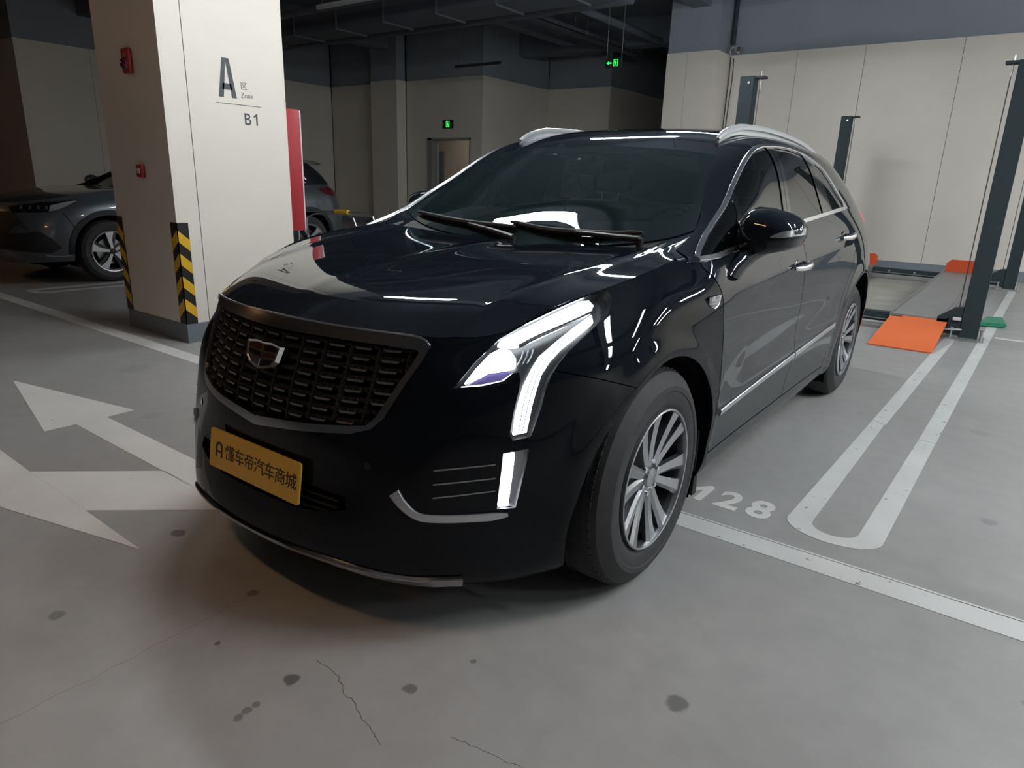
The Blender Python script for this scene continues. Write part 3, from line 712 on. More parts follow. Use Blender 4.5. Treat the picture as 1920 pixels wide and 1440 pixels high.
# ================================================================== parking lift behind the car
lf = empty('parking_lift', (.33, 8.0, 0), label='low four-post parking lift with dark posts and orange ramp behind the black SUV', cat='lift')
LO = Vector((.33, 8.0, 0))
def lift(nm, bm, m, par=None, smooth=False):
    bm.transform(Matrix.Translation(-LO)) if par is None or True else None
    return ob(nm, bm, m, par or lf, smooth, 40)
def post(x, y, h=2.40, sy=1):
    s = 1 if x > 0 else -1
    bm = nb(); ax = .070; ay = .060
    # open C-section post
    box(bm, x-ax, x+ax, y-ay*sy-.005, y-ay*sy+.005, .02, h); box(bm, x+s*ax-.005, x+s*ax+.005, y-ay, y+ay, .02, h); box(bm, x-s*ax-.005, x-s*ax+.005, y-ay, y+ay, .02, h)
    p = lift('post', bm, M['post'])
    bm = nb(); box(bm, x-s*ax-(.10 if s > 0 else 0), x-s*ax+(.10 if s < 0 else 0), y-ay, y+ay, h-.02, h); box(bm, x-ax, x+ax, y-ay, y+ay, h-.012, h+.004); lift('post_cap', bm, M['post'], p)
    bm = nb(); tube(bm, [(x-s*(ax+.045), y, h+.05), (x-s*(ax+.045), y, h-.12)], .008, 8); lift('cable_bolt', bm, M['zinc'], p)
    bm = nb(); tube(bm, [(x-s*(ax+.045), y, h-.1), (x-s*(ax+.045), y, .16)], .0045, 6); lift('cable', bm, M['cable'], p)
    bm = nb(); tube(bm, [(x-s*.02, y-sy*(ay+.006), h-.06), (x-s*.02, y-sy*(ay+.012), h-.06)], .013, 8); lift('post_bolt', bm, M['zinc'], p)
    bm = nb(); box(bm, x-.16, x+.13, y-.12, y+.12, .0025, .016); lift('base_plate', bm, M['zinc'], p)
    for dx in (-.135, .105):
        bm = nb(); tube(bm, [(x+dx, y-.095, .012), (x+dx, y-.095, .10)], .012, 8); tube(bm, [(x+dx, y-.095, .10), (x+dx, y-.095, .115)], .018, 6); lift('anchor_bolt', bm, M['zinc'], p)
    # gusset bracket
    bm = nb(); q = [(x-s*ax, .30), (x-s*(ax+.07), .29), (x-s*(ax+.20), .19), (x-s*(ax+.20), .05), (x-s*ax, .03)]; prism(bm, q, y-ay, y-ay+.05, 'y'); lift('bracket', bm, M['post'], p)
    return p
YF, YR = 5.66, 10.30
PX0, PX1 = -.80, 1.475
post(PX1, YF); post(PX0-.09, YF); post(1.66, YR, sy=-1 if False else 1); post(PX0-.03, 10.05)
for y, nm in ((YF+.02, 0), (YR, 1)):
    bm = nb(); x1 = 1.35 if nm == 0 else 1.55
    box(bm, PX0, x1, y-.055, y+.055, .075, .165); lift('cross_beam', bm, M['post'])
    bm = nb(); box(bm, PX0, x1, y-.075, y-.062, .045, .058); box(bm, PX0, x1, y-.075, y-.062, .098, .106); lift('beam_rail', bm, M['zinc'])
for x in (-.30, .10, .45, .80):
    bm = nb(); tube(bm, [(x, YR-.062, .13), (x, YR-.07, .13)], .016, 8); lift('beam_bolt', bm, M['zinc'])
for x0, x1 in ((.815, 1.285), (-.62, -.15)):
    bm = nb(); box(bm, x0, x1, YF-.06, YR+.35, .150, .172); box(bm, x0-.012, x0, YF-.06, YR+.35, .10, .19); box(bm, x1, x1+.012, YF-.06, YR+.35, .10, .19); d_ = lift('runway', bm, M['deck'])
    bm = nb(); box(bm, x1-.05, x1-.046, YF, YR, .172, .180); lift('runway_edge', bm, M['zinc'], d_)
    # loading ramp: flat plate resting on the floor in front
    bm = nb(); v = [bm.verts.new(p) for p in ((x0-.030, YF-.96, .012), (x1-.00, YF-.96, .012), (x1+.01, YF-.10, .150), (x1-.08, YF-.10, .150), (x1-.08, YF-.04, .160), (x0+.10, YF-.04, .160), (x0+.10, YF-.10, .150), (x0, YF-.10, .150))]
    f = bm.faces.new(v); r = bmesh.ops.extrude_face_region(bm, geom=[f]); bmesh.ops.translate(bm, vec=(0, 0, -.010), verts=[g for g in r['geom'] if isinstance(g, bmesh.types.BMVert)])
    lift('ramp', bm, M['orange'])
    # rear wheel stop: tilted orange flap
    bm = nb(); q = [(x0+.00, .172), (x1, .172), (x1, .31), (x1-.04, .35), (x0+.06, .35), (x0, .29)]; prism(bm, q, YR+.28, YR+.292, 'y'); lift('wheel_stop', bm, M['orange2'])
# handle and slack bar low on the right front post
bm = nb(); tube(bm, [(1.05, YF-.10, .09), (1.30, YF-.12, .09), (1.42, YF-.11, .10)], .010, 8); lift('tie_rod', bm, M['zinc'], None, True)
bm = nb(); box(bm, 1.33, 1.40, YF-.10, YF-.07, .175, .205, .008); lift('label_plate', bm, M['white_metal'])
# pale worn concrete between the runways
flat('concrete_patch', [[(-.13, 5.80), (.795, 5.80), (.795, 10.2), (-.13, 10.2)]], mat('bare_concrete', (.40, .39, .36), .75, noise=(2.2, (.32, .31, .26))), 'pale stained concrete patch between the runways of the lift', 'floor patch')
gm = nb()
prism(gm, [(1.50, 6.52), (1.745, 6.60), (1.70, 7.10), (1.55, 7.03)], .001, .045); bmesh.ops.bevel(gm, geom=gm.edges[:], offset=.012, segments=2, affect='EDGES')
gp = meta(ob('net_bundle', gm, M['green_mesh'], None, True), 'folded bundle of green plastic netting behind the tall right lift post', 'net')

# ================================================================== camera and cables on the wall corner
wc = empty('security_camera', (-3.235, 11.56, 3.70), label='small white security camera at the wall corner above the lift', cat='camera')
bm = nb(); box(bm, -.05, .05, -.17, .03, .02, .12, .015); bm.transform(Matrix.Rotation(math.radians(28), 4, 'Z') @ Matrix.Rotation(math.radians(14), 4, 'X')); ob('camera_body', bm, M['white_metal'], wc, True, 50)
bm = nb(); box(bm, -.042, .042, -.180, -.168, .028, .108); bm.transform(Matrix.Rotation(math.radians(28), 4, 'Z') @ Matrix.Rotation(math.radians(14), 4, 'X')); ob('camera_lens', bm, M['gloss_black'], wc)
bm = nb(); tube(bm, [(-.03, .17, .02), (-.03, .02, .03)], .02, 10); ob('camera_bracket', bm, M['white_metal'], wc, True)
bm = nb(); tube(bm, [(-.02, .03, .08), (-.10, .0, .09), (-.15, .04, .02), (-.12, .09, -.06), (-.07, .10, -.08)], .010, 8); ob('camera_lead', bm, M['white_metal'], wc, True)
bm = nb(); tube(bm, [(-3.375, 11.69, 3.86), (-3.375, 11.69, H_CEIL)], .040, 12); meta(ob('conduit', bm, M['post'], None, True), 'thick dark conduit running up the wall corner above the security camera', 'pipe')
for dx, lab in ((0, 'left of two thin black cables hanging in the wall corner'), (.055, 'right of two thin black cables hanging in the wall corner')):
    bm = nb(); tube(bm, smooth2([(-3.385+dx, 11.68, 3.64), (-3.383+dx*1.2, 11.69, 3.3), (-3.388+dx, 11.69, 2.8), (-3.39+dx*.9, 11.69, 2.2), (-3.36+dx*.9, 11.69, 1.9), (-3.33+dx*.9, 11.69, 1.2), (-3.33+dx, 11.69, .2)], 4), .009, 8)
    meta(ob('cable', bm, M['black_tape'], None, True), lab, 'cable')

# ================================================================== ceiling: beams, ducts, pipes, lamps
n_ = 2
def beam(x0, x1, y0, y1, z0=4.25, m='beam_paint'):
    global n_
    bm = nb(); box(bm, x0, x1, y0, y1, z0, H_CEIL); meta(ob('trim_%d' % n_, bm, M[m]), kind='structure'); n_ += 1
for y in (-3.4, 1.23, 5.4, 9.3, 13.4): beam(-26, 9, y-.2, y+.2, 4.30)
for x in (-19.5, -12.5, -7.9, -3.8, .5, 4.9): beam(x-.17, x+.17, -9, 20, 4.42)
def thing_box(name, dims, m, label, cat, group=None): return meta(boxo(name, dims, m), label, cat, group)
dt = empty('air_duct', (-8.0, 7.6, 3.90), label='long wide galvanised air duct crossing under the dark ceiling', cat='duct')
bm = nb(); box(bm, -6.5, 4.2, -.35, .35, 0, .30); ob('duct_body', bm, M['duct'], dt)
for k in range(9):
    bm = nb(); x = -6.3+1.25*k; box(bm, x, x+.04, -.38, .38, -.03, .33); ob('duct_flange', bm, M['duct'], dt)
for y, z, r, lab in ((6.35, 3.98, .055, 'thin pipe nearest the wide duct under the ceiling'), (8.6, 4.05, .075, 'thicker dark pipe under the ceiling behind the duct'), (3.2, 4.08, .06, 'dark pipe under the ceiling in front of the duct')):
    bm = nb(); tube(bm, [(-20, y, z), (-3.9 if y < 9 else -5, y, z)], r, 12); meta(ob('ceiling_pipe', bm, M['pipe'], None, True), lab, 'pipe')
bm = nb(); tube(bm, [(-5.6, 3, 4.34), (-5.6, 14, 4.34)], .07, 12); meta(ob('ceiling_pipe', bm, M['beam_paint'], None, True), 'grey pipe running away under the dark ceiling above the exit sign', 'pipe')
ct = empty('cable_tray', (-6.6, 8.5, 4.24), label='narrow cable tray running away under the dark ceiling', cat='cable tray')
bm = nb(); box(bm, -.15, .15, -5.5, 5.5, 0, .012); box(bm, -.15, -.14, -5.5, 5.5, 0, .09); box(bm, .14, .15, -5.5, 5.5, 0, .09); ob('tray', bm, M['duct'], ct)
for k in range(6):
    bm = nb(); y = -5+2*k; tube(bm, [(-.15, y, 0), (-.15, y, .4)], .008, 6); tube(bm, [(.15, y, 0), (.15, y, .4)], .008, 6); ob('hanger', bm, M['zinc'], ct)
def fixture(x, y, state, label, group=None, rz=0.0, lenx=1.2, wd=.15):
    t = empty('ceiling_lamp', (x, y, FIX_Z), rz, label, 'lamp', group)
    bm = nb(); box(bm, -lenx/2, lenx/2, -wd*.30, wd*.30, .012, .050); ob('housing', bm, M['lamp_dark'] if state == 'lamp_dark' else M['white_metal'], t)
    bm = nb(); k_ = .055 if state in ('lamp_on', 'lamp_warm') else .02; prism(bm, [(-wd/2, .012), (-wd/2, .012-k_*.6), (-wd/2+.02, .012-k_), (wd/2-.02, .012-k_), (wd/2, .012-k_*.6), (wd/2, .012)], -lenx/2+.01, lenx/2-.01, 'x'); ob('diffuser', bm, M[state], t)
    for s in (-1, 1):
        bm = nb(); tube(bm, [(s*lenx*.4, 0, .05), (s*lenx*.4, 0, H_CEIL-FIX_Z)], .004, 6); ob('suspension_wire', bm, M['cable'], t)
for i, (x, y) in enumerate(LIT): fixture(x, y, 'lamp_on', 'lit white ceiling lamp above the bays, out of the picture, placed for its light', 'lit white lamps above the bays')
for i, (x, y) in enumerate(WARM_FIX): fixture(x, y, 'lamp_warm', 'warm lit ceiling lamp above the aisle, out of the picture', 'warm lamps above the aisle')
fixture(-6.60, 5.18, 'lamp_off', 'unlit linear lamp under the ceiling just right of the pillar top', None, 0, 1.2, .07)
fixture(-8.30, 10.17, 'lamp_dark', 'unlit linear lamp hanging above the far doorway', None, 0, 1.25, .05)
for x, y, sx, sy, p, c in [(x, y, 1.18, .134, None, COOL) for x, y in LIT]: pass

# ================================================================== exit signs
def exit_sign(name, x, y, z, w, h, label, arrow, hang):
    t = empty(name, (x, y, z), label=label, cat='exit sign')
    bm = nb(); box(bm, -w/2, w/2, -.015, .015, -h/2, h/2, .006); ob('sign_case', bm, M['sign_dark'], t)
    bm = nb(); k = h*.36; o = (.14*w if arrow else 0); Y0, Y1 = -.019, -.0152
    # door outline and running figure in lit green
    box(bm, o-k*.75, o-k*.60, Y0, Y1, -k, k); box(bm, o+k*.60, o+k*.75, Y0, Y1, -k, k); box(bm, o-k*.75, o+k*.75, Y0, Y1, k*.85, k)
    prism(bm, [(o-.12*k, .60*k), (o+.12*k, .60*k), (o+.12*k, .36*k), (o-.12*k, .36*k)], Y0, Y1, 'y')
    prism(bm, [(o-.25*k, .30*k), (o+.30*k, .30*k), (o+.22*k, -.30*k), (o-.10*k, -.30*k)], Y0, Y1, 'y')
    prism(bm, [(o-.10*k, -.30*k), (o+.05*k, -.30*k), (o-.25*k, -k), (o-.42*k, -.95*k)], Y0, Y1, 'y')
    prism(bm, [(o+.05*k, -.30*k), (o+.22*k, -.30*k), (o+.42*k, -.9*k), (o+.25*k, -k)], Y0, Y1, 'y')
    if arrow:
        prism(bm, [(-.42*w, 0), (-.28*w, .55*k), (-.28*w, .2*k), (-.12*w, .2*k), (-.12*w, -.2*k), (-.28*w, -.2*k), (-.28*w, -.55*k)], Y0, Y1, 'y')
    ob('sign_symbol', bm, M['green_sign'], t)
    if hang:
        for s in (-1, 1):
            bm = nb(); tube(bm, [(s*w*.45, 0, h/2), (s*w*.45, 0, H_CEIL-z)], .006, 6); ob('suspension_wire', bm, M['zinc'], t)
exit_sign('exit_sign', -4.93, 10.0, 3.41, .34, .16, 'green lit exit sign with arrow hanging from the dark ceiling', True, True)
exit_sign('exit_sign', -10.54, 11.75, 2.61, .34, .20, 'green lit exit sign on the wall over the far doorway', False, False)

# ================================================================== metal rail with yellow sleeve near the grey SUV
rl = empty('hand_rail', (-5.3, 4.2, 0), label='low bent metal rail with a yellow sleeve standing between pillar and black SUV', cat='rail')
def rb(nm, pts, r, m, seg=8): bm = nb(); tube(bm, [tuple(Vector(p)-Vector((-5.3, 4.2, 0))) for p in pts], r, seg); return ob(nm, bm, m, rl, True)
rb('rail_tube', [(-6.6, 4.2, .795), (-6.35, 4.2, .80), (-5.6, 4.2, .825), (-5.25, 4.2, .825), (-5.05, 4.2, .79), (-4.95, 4.2, .60), (-4.95, 4.2, .02)], .014, M['zinc'])
rb('rail_tube', [(-6.6, 4.35, .02), (-6.6, 4.35, .70), (-6.4, 4.35, .76), (-5.75, 4.35, .79), (-5.60, 4.35, .74), (-5.50, 4.35, .55), (-5.50, 4.35, .02)], .012, M['zinc'])
rb('rail_tube', [(-6.6, 4.2, .02), (-6.6, 4.2, .795)], .014, M['zinc'])
rb('yellow_sleeve', [(-5.78, 4.2, .822), (-5.52, 4.2, .827)], .030, M['yellow_tape'], 14)

# ================================================================== the black SUV
car = empty('car', (0, 1.4, 0), label='large glossy black SUV with its headlights on, standing in the bay in front', cat='car')
car_inv = Matrix.Translation((0, -1.4, 0))
class CarRoot:
    pass
BX, BY, BZ = basis((1, 0, 0)), basis((0, -1, 0)), ((Vector((1, 0, 0)), Vector((0, 1, 0)), Vector((0, 0, 1))))
BL = basis((.74, -.60, .30))
def sheet(N, ax, ref, s=0.021):
    G, n = surface(N, s, s, ax); return [G, n, np.array(ref, float)]
S_SIDE = sheet(SIDE, 0, (1, 0, 0)); S_HOOD = sheet(HOOD, 1, (0, 0, 1)); S_UP = sheet(UPPER, None, (1, 0, .3)); S_WIND = sheet(WIND, 1, (0, -.5, 1)); S_ROOF = sheet(ROOF, 1, (0, 0, 1))
# wheel-arch flares pressed out of the side sheet
AR = ((0.0, 0.355, 0.428), (2.857, 0.365, 0.442))
G = S_SIDE[0]
for yc, zc, r in AR:
    d = np.hypot(G[..., 1]-yc, G[..., 2]-zc) - r
    k = np.clip(1-np.abs(d-0.01)/0.075, 0, 1); k = k*k*(3-2*k)
    G[..., 0] += 0.013*k*(G[..., 0] > .7)*np.clip((G[..., 2]-.2)/.1, 0, 1)
# soft crease low on the doors, crowned shoulder through the handles
dy = np.clip((G[..., 1]-.5)/.25, 0, 1)*np.clip((2.45-G[..., 1])/.25, 0, 1)*(G[..., 0] > .6)
G[..., 0] -= 0.009*dy*np.exp(-((G[..., 2]-(.60+.05*(G[..., 1]-.5)))/.080)**2)
G[..., 0] += 0.007*dy*np.exp(-((G[..., 2]-(.93+.055*(G[..., 1]-.5)))/.028)**2)
du = np.gradient(G, axis=0); dv = np.gradient(G, axis=1); nn = np.cross(du, dv); nn /= np.linalg.norm(nn, axis=2)[..., None]+1e-12
nn *= np.sign((nn*S_SIDE[1]).sum(2))[..., None]; 
nn[0, :, 0] = 0; nn /= np.linalg.norm(nn, axis=2)[..., None]
S_SIDE[1] = nn

def oncar(o): return o
def cobj(name, bm, m, parent=None, smooth=False, angle=35):
    return ob(name, bm, m, parent or car, smooth, angle)
def cmk(name, A, m, parent=None): return mk(name, A, m, parent or car)
def cboth(name, A, m, parent=None): return both(name, A, m, parent or car)
def mirror_obj(o, parent=None):
    """mirrored twin of a part across the car's centre plane"""
    me = o.data.copy(); me.transform(Matrix.Scale(-1, 4, (1, 0, 0))); me.flip_normals()
    q = bpy.data.objects.new(o.name, me); COL.objects.link(q); q.parent = parent or o.parent
    return q

# ---- outlines on the body (from measured points)
GR_O = [(0, .893), (.20, .890), (.40, .886), (.485, .880), (.512, .860), (.500, .815), (.472, .742), (.444, .662), (.415, .630), (.363, .612), (.25, .600), (.12, .585), (0, .568)]
GR_I = [(0, .853), (.20, .853), (.40, .849), (.478, .845), (.488, .838), (.478, .805), (.450, .735), (.421, .662), (.400, .638), (.355, .632), (.25, .622), (.12, .610), (0, .597)]
ext = lambda P: [(-.03, P[0][1])]+P+[(-.03, P[-1][1])]
LAMP = [(0.597,-0.63,0.756),(0.616,-0.565,0.818),(0.637,-0.490,0.872),(0.66,-0.414,0.922),(0.694,-0.350,0.952),(0.724,-0.262,0.978),(0.748,-0.205,0.990),(0.770,-0.168,0.995),(0.789,-0.158,0.988),(0.802,-0.161,0.970),(0.814,-0.187,0.948),(0.821,-0.218,0.927),(0.815,-0.28,0.901),(0.808,-0.342,0.872),(0.799,-0.389,0.845),(0.793,-0.421,0.820),(0.790,-0.450,0.790),(0.788,-0.470,0.755),(0.786,-0.485,0.710),(0.779,-0.515,0.640),(0.777,-0.521,0.630),(0.747,-0.558,0.624),(0.738,-0.562,0.636),(0.736,-0.545,0.696),(0.733,-0.521,0.75),(0.728,-0.508,0.781),(0.720,-0.505,0.798),(0.708,-0.518,0.794),(0.695,-0.540,0.775),(0.655,-0.580,0.762)]
BAR_TOP = [(0.64,-0.497,0.865),(0.645,-0.482,0.877),(0.668,-0.428,0.902),(0.7,-0.364,0.930),(0.727,-0.306,0.952),(0.752,-0.240,0.972),(0.765,-0.223,0.972),(0.781,-0.223,0.960),(0.784,-0.238,0.948),(0.756,-0.333,0.918),(0.726,-0.399,0.896),(0.701,-0.44,0.878),(0.677,-0.472,0.865)]
DRL = [(0.791,-0.249,0.937),(0.805,-0.262,0.918),(0.796,-0.325,0.892),(0.783,-0.389,0.860),(0.776,-0.434,0.828),(0.772,-0.466,0.795),(0.772,-0.487,0.755),(0.772,-0.505,0.712),(0.772,-0.526,0.642),(0.749,-0.555,0.636),(0.746,-0.542,0.689),(0.745,-0.531,0.716),(0.744,-0.508,0.768),(0.745,-0.479,0.810),(0.748,-0.451,0.840),(0.763,-0.395,0.874),(0.776,-0.327,0.906)]
LOW = [(0.614,-0.607,0.772),(0.623,-0.57,0.808),(0.635,-0.525,0.844),(0.652,-0.495,0.859),(0.675,-0.486,0.854),(0.698,-0.491,0.836),(0.708,-0.503,0.816),(0.695,-0.518,0.809),(0.66,-0.55,0.801)]
LOWP = [(0.628,-0.602,0.770),(0.655,-0.555,0.797),(0.695,-0.522,0.805),(0.705,-0.520,0.797),(0.690,-0.545,0.779),(0.655,-0.582,0.768)]
LOWR = [(0.610,-0.617,0.763),(0.655,-0.580,0.770),(0.695,-0.545,0.781),(0.712,-0.520,0.800),(0.714,-0.512,0.795),(0.700,-0.538,0.772),(0.660,-0.584,0.763)]
FOG = [(0.733,-0.58,0.588),(0.782,-0.527,0.600),(0.76,-0.552,0.426),(0.724,-0.590,0.424)]
FOGB = [(0.736,-0.577,0.583),(0.755,-0.556,0.586),(0.745,-0.566,0.429),(0.726,-0.587,0.429)]
INT = [(-.02, .445), (.25, .440), (.36, .430), (.37, .395), (.30, .375), (.18, .362), (-.02, .358)]
DLO = [(.350,1.053),(.362,1.063),(.436,1.089),(.571,1.143),(.723,1.216),(.916,1.315),(1.053,1.389),(1.175,1.442),(1.291,1.472),(1.428,1.485),(1.684,1.487),(1.916,1.466),(2.10,1.422),(2.20,1.370),(2.30,1.300),(2.455,1.204),(2.144,1.189),(1.53,1.153),(1.11,1.119),(.715,1.080),(.46,1.057)]
DLO = DLO[:2]+smooth2(DLO[2:15], 2)+DLO[15:]

# ---- half shell
bm = grid_bm(*S_SIDE)
def rm(bm, faces): bmesh.ops.delete(bm, geom=[f for f in faces if f.is_valid], context='FACES')
front = lambda c: c.y < -.4
for yc, zc, r in AR:
    circ = [(yc+r*math.cos(a*2*PI/48), zc+r*math.sin(a*2*PI/48)) for a in range(48)]
    rm(bm, cut(bm, circ, BX, lambda c: c.x > .62))
rm(bm, cut(bm, ext(GR_O), BY, front))
rm(bm, cut(bm, ext(INT), BY, front))
lampf = lambda c: c.x > .55 and c.y < 0
rm(bm, cut(bm, proj2(LAMP, BL), BL, lampf))
rm(bm, cut(bm, proj2(FOG, BL), BL, lampf))
inner = arrays(bm, bm.faces[:], 0, -.022)
SX = lambda c: c.x > .5
dfront = smooth2([(.355,1.08),(.352,1.03),(.405,.985),(.440,.93),(.452,.86),(.466,.76),(.476,.62),(.482,.50),(.490,.40),(.505,.305)], 3)
drock = [(.500,.302),(1.0,.300),(1.5,.300),(2.0,.300),(2.27,.302)]
dmid = smooth2([(1.470,1.18),(1.469,1.04),(1.480,.89),(1.505,.73),(1.503,.6),(1.505,.45),(1.510,.298)], 3)
drear = smooth2([(2.47,1.24),(2.52,1.09),(2.535,.97),(2.49,.86),(2.415,.745),(2.365,.62),(2.335,.47),(2.27,.302)], 3)
GAP = .006
for path, fl, *gw in ((dfront, SX), (drock, SX), (dmid, SX), (drear, SX),
                 ([(.502,.306),(.502,.10)], SX), ([(2.27,.306),(2.27,.10)], SX),
                 ([(-.47,.812),(-.33,.772),(-.22,.735)], SX, .0028), ([(3.22,.60),(3.32,.665),(3.6,.70),(3.95,.72)], lambda c: c.y > 3)):
    rm(bm, cut(bm, strip(path, gw[0] if gw else GAP), BX, fl))
isl = islands(bm)
def pick(x, y, z):
    p = Vector((x, y, z)); return min(isl, key=lambda I: min((f.calc_center_median()-p).length for f in I))
on_mid = lambda co: abs(co.x) < 1e-3
bodyp = {}
for nm, seed in (('bumper', (.45, -.8, .3)), ('fender', (.9, .35, .8)), ('rocker_panel', (.9, 1.3, .25)), ('quarter_panel', (.9, 3.0, 1.0)), ('rear', (.6, 3.7, .4))):
    I = pick(*seed); bodyp[nm] = arrays(bm, I, .014, 0, on_mid)
doors = [arrays(bm, pick(.93, .95, .7), .014), arrays(bm, pick(.93, 1.95, .75), .014)]
bm.free()
cmk('inner_body', joinA(inner, mirror(inner)), M['void'])
cmk('bumper', joinA(bodyp['bumper'], mirror(bodyp['bumper'])), M['paint'])
cmk('bumper', joinA(bodyp['rear'], mirror(bodyp['rear'])), M['paint'])
for nm in ('fender', 'rocker_panel', 'quarter_panel'): cboth(nm, bodyp[nm], M['paint'])
DOORS = [cboth('door', d, M['paint']) for d in doors]

# ---- hood (crosses the centre), rear cowl
def fullsheet(S, scale=.0):
    g, n, ref = S; i = g.shape[1]
    bm = grid_bm(g, n, ref); A = arrays(bm, bm.faces[:], .014, 0, on_mid); bm.free(); return joinA(A, mirror(A))
Gh = S_HOOD[0]
for _ in range(70):      # fair the sheet so that reflections run clean
    P_ = np.concatenate([(Gh[:, 1:2]*[-1, 1, 1]), Gh], 1); a_ = P_[1:-1, 1:-1]
    nb_ = (P_[:-2, 1:-1]+P_[2:, 1:-1]+P_[1:-1, :-2]+P_[1:-1, 2:])/4
    Gh[1:-1, :-1] = Gh[1:-1, :-1]*.5+nb_*.5
# narrow the hood by the shut gap
sh = Gh.copy(); e = sh[:, -1]-sh[:, -2]; e /= np.linalg.norm(e, axis=1)[:, None]; sh[:, -1] -= e*.005
# raised centre line and the crease along each side
sh[..., 2] += .0035*np.exp(-(sh[..., 0]/.035)**2)*np.clip((sh[..., 1]+.7)/.2, 0, 1)
xc = np.interp(sh[..., 1], [-.60, -.28, -.08, .14, .39], [.555, .60, .63, .655, .69])
sh[..., 2] += .010*np.exp(-np.abs(sh[..., 0]-xc)/.022)*np.clip((sh[..., 1]+.66)/.12, 0, 1)
du = np.gradient(sh, axis=0); dv = np.gradient(sh, axis=1); nn = np.cross(du, dv); nn /= np.linalg.norm(nn, axis=2)[..., None]; nn *= np.sign(nn[..., 2:3]); nn[:, 0, 0] = 0
S_HOOD = [sh, nn, S_HOOD[2]]
hood = cmk('hood', fullsheet(S_HOOD), M['paint'])
roof = cmk('roof_panel', fullsheet(S_ROOF), M['paint'])
ws = cmk('windshield', fullsheet(S_WIND), M['windshield'])
# black ceramic band round the windshield (just under the glass)
def ring_patch(S, outer, innerp, B, off, thick, filt=None):
    g, n, ref = S; bm = grid_bm(g, n, ref)
    if outer is not None:
        ins = set(cut(bm, outer, B, filt)); rm(bm, [f for f in bm.faces if f not in ins])
    rm(bm, cut(bm, innerp, B, filt))
    A = arrays(bm, bm.faces[:], thick, off, on_mid); bm.free(); return A
WIN = [(-.05, .540), (.32, .555), (.55, .600), (.655, .665), (.66, .72), (.60, .90), (.52, 1.055), (.44, 1.03), (.28, .995), (-.05, .985)]
A = ring_patch(S_WIND, None, WIN, BZ, -.004, .004)
cmk('windshield_band', joinA(A, mirror(A)), M['gloss_black'], ws)

# ---- upper side: pillars and glass
bm = grid_bm(*S_UP)
rm(bm, cut(bm, DLO, BX)); A = arrays(bm, bm.faces[:], .014); bm.free()
cboth('side_frame', A, M['paint'])
def pane(poly, off=-.006, thick=.004): return patch(S_UP, poly, BX, thick, off)
def clip_y(P, lo=None, hi=None):
    """clip a side outline between two slanted lines given as ((y0,z0),(y1,z1))"""
    def clip(P, a, b, keep):
        out = []
        s = lambda p: ((b[0]-a[0])*(p[1]-a[1])-(b[1]-a[1])*(p[0]-a[0]))*keep
        for i in range(len(P)):
            p, q = P[i], P[(i+1) % len(P)]; sp, sq = s(p), s(q)
            if sp >= 0: out.append(p)
            if sp*sq < 0: t = sp/(sp-sq); out.append((p[0]+(q[0]-p[0])*t, p[1]+(q[1]-p[1])*t))
        return out
    if lo: P = clip(P, *lo, -1)
    if hi: P = clip(P, *hi, 1)
    return P
DIV = ((.575, 1.05), (.853, 1.29)); DIV2 = ((.597, 1.05), (.875, 1.29))
B1 = ((1.262, 1.10), (1.372, 1.50)); B2 = ((1.372, 1.10), (1.464, 1.50))
C1 = ((1.935, 1.15), (1.868, 1.50)); C2 = ((2.150, 1.15), (1.985, 1.50))
fd, rd = DOORS
for side in (0, 1):
    f = (lambda A: A) if side == 0 else mirror
    mk('window_glass', f(pane(clip_y(DLO, None, DIV))), M['sideglass'], fd[side])
    mk('window_glass', f(pane(clip_y(DLO, DIV2, B1))), M['sideglass'], fd[side])
    mk('window_divider', f(pane(clip_y(DLO, DIV, DIV2), -.003, .01)), M['gloss_black'], fd[side])
    mk('pillar_cover', f(pane(clip_y(DLO, B1, ((1.315, 1.10), (1.416, 1.50))), -.002, .01)), M['gloss_black'], fd[side])
    mk('pillar_cover', f(pane(clip_y(DLO, ((1.319, 1.10), (1.420, 1.50)), B2), -.002, .01)), M['gloss_black'], rd[side])
    mk('window_glass', f(pane(clip_y(DLO, B2, C1))), M['sideglass'], rd[side])
    mk('pillar_cover', f(pane(clip_y(DLO, C1, C2), -.002, .01)), M['gloss_black'], rd[side])
    mk('window_glass', f(pane(clip_y(DLO, C2, None))), M['sideglass'], car)

# surface finder: drop a side or front outline point onto the sheets
from mathutils.bvhtree import BVHTree
def bvh_of(*sheets):
    V, F = [], []
    for g, n, ref in sheets:
        a, b = g.shape[:2]; o = len(V); V += [tuple(p) for p in g.reshape(-1, 3)]
        F += [(o+i*b+j, o+(i+1)*b+j, o+(i+1)*b+j+1, o+i*b+j+1) for i in range(a-1) for j in range(b-1)]
    return BVHTree.FromPolygons(V, F)
T_SIDE = bvh_of(S_SIDE, S_UP); T_ALL = bvh_of(S_SIDE, S_UP, S_HOOD, S_WIND, S_ROOF)
def drop_side(y, z, tree=None):
    h = (tree or T_SIDE).ray_cast(Vector((1.6, y, z)), Vector((-1, 0, 0)))
    p, n = h[0], h[1]
    if n.x < 0: n = -n
    return p, n
def drop_front(x, z):
    h = T_SIDE.ray_cast(Vector((x, -2, z)), Vector((0, 1, 0))); p, n = h[0], h[1]
    if n.y > 0: n = -n
    return p, n
def drop_near(q):
    p, n, i, d = T_SIDE.find_nearest(Vector(q))
    if n.dot(Vector((.7, -.7, .1))) < 0: n = -n
    return p, n
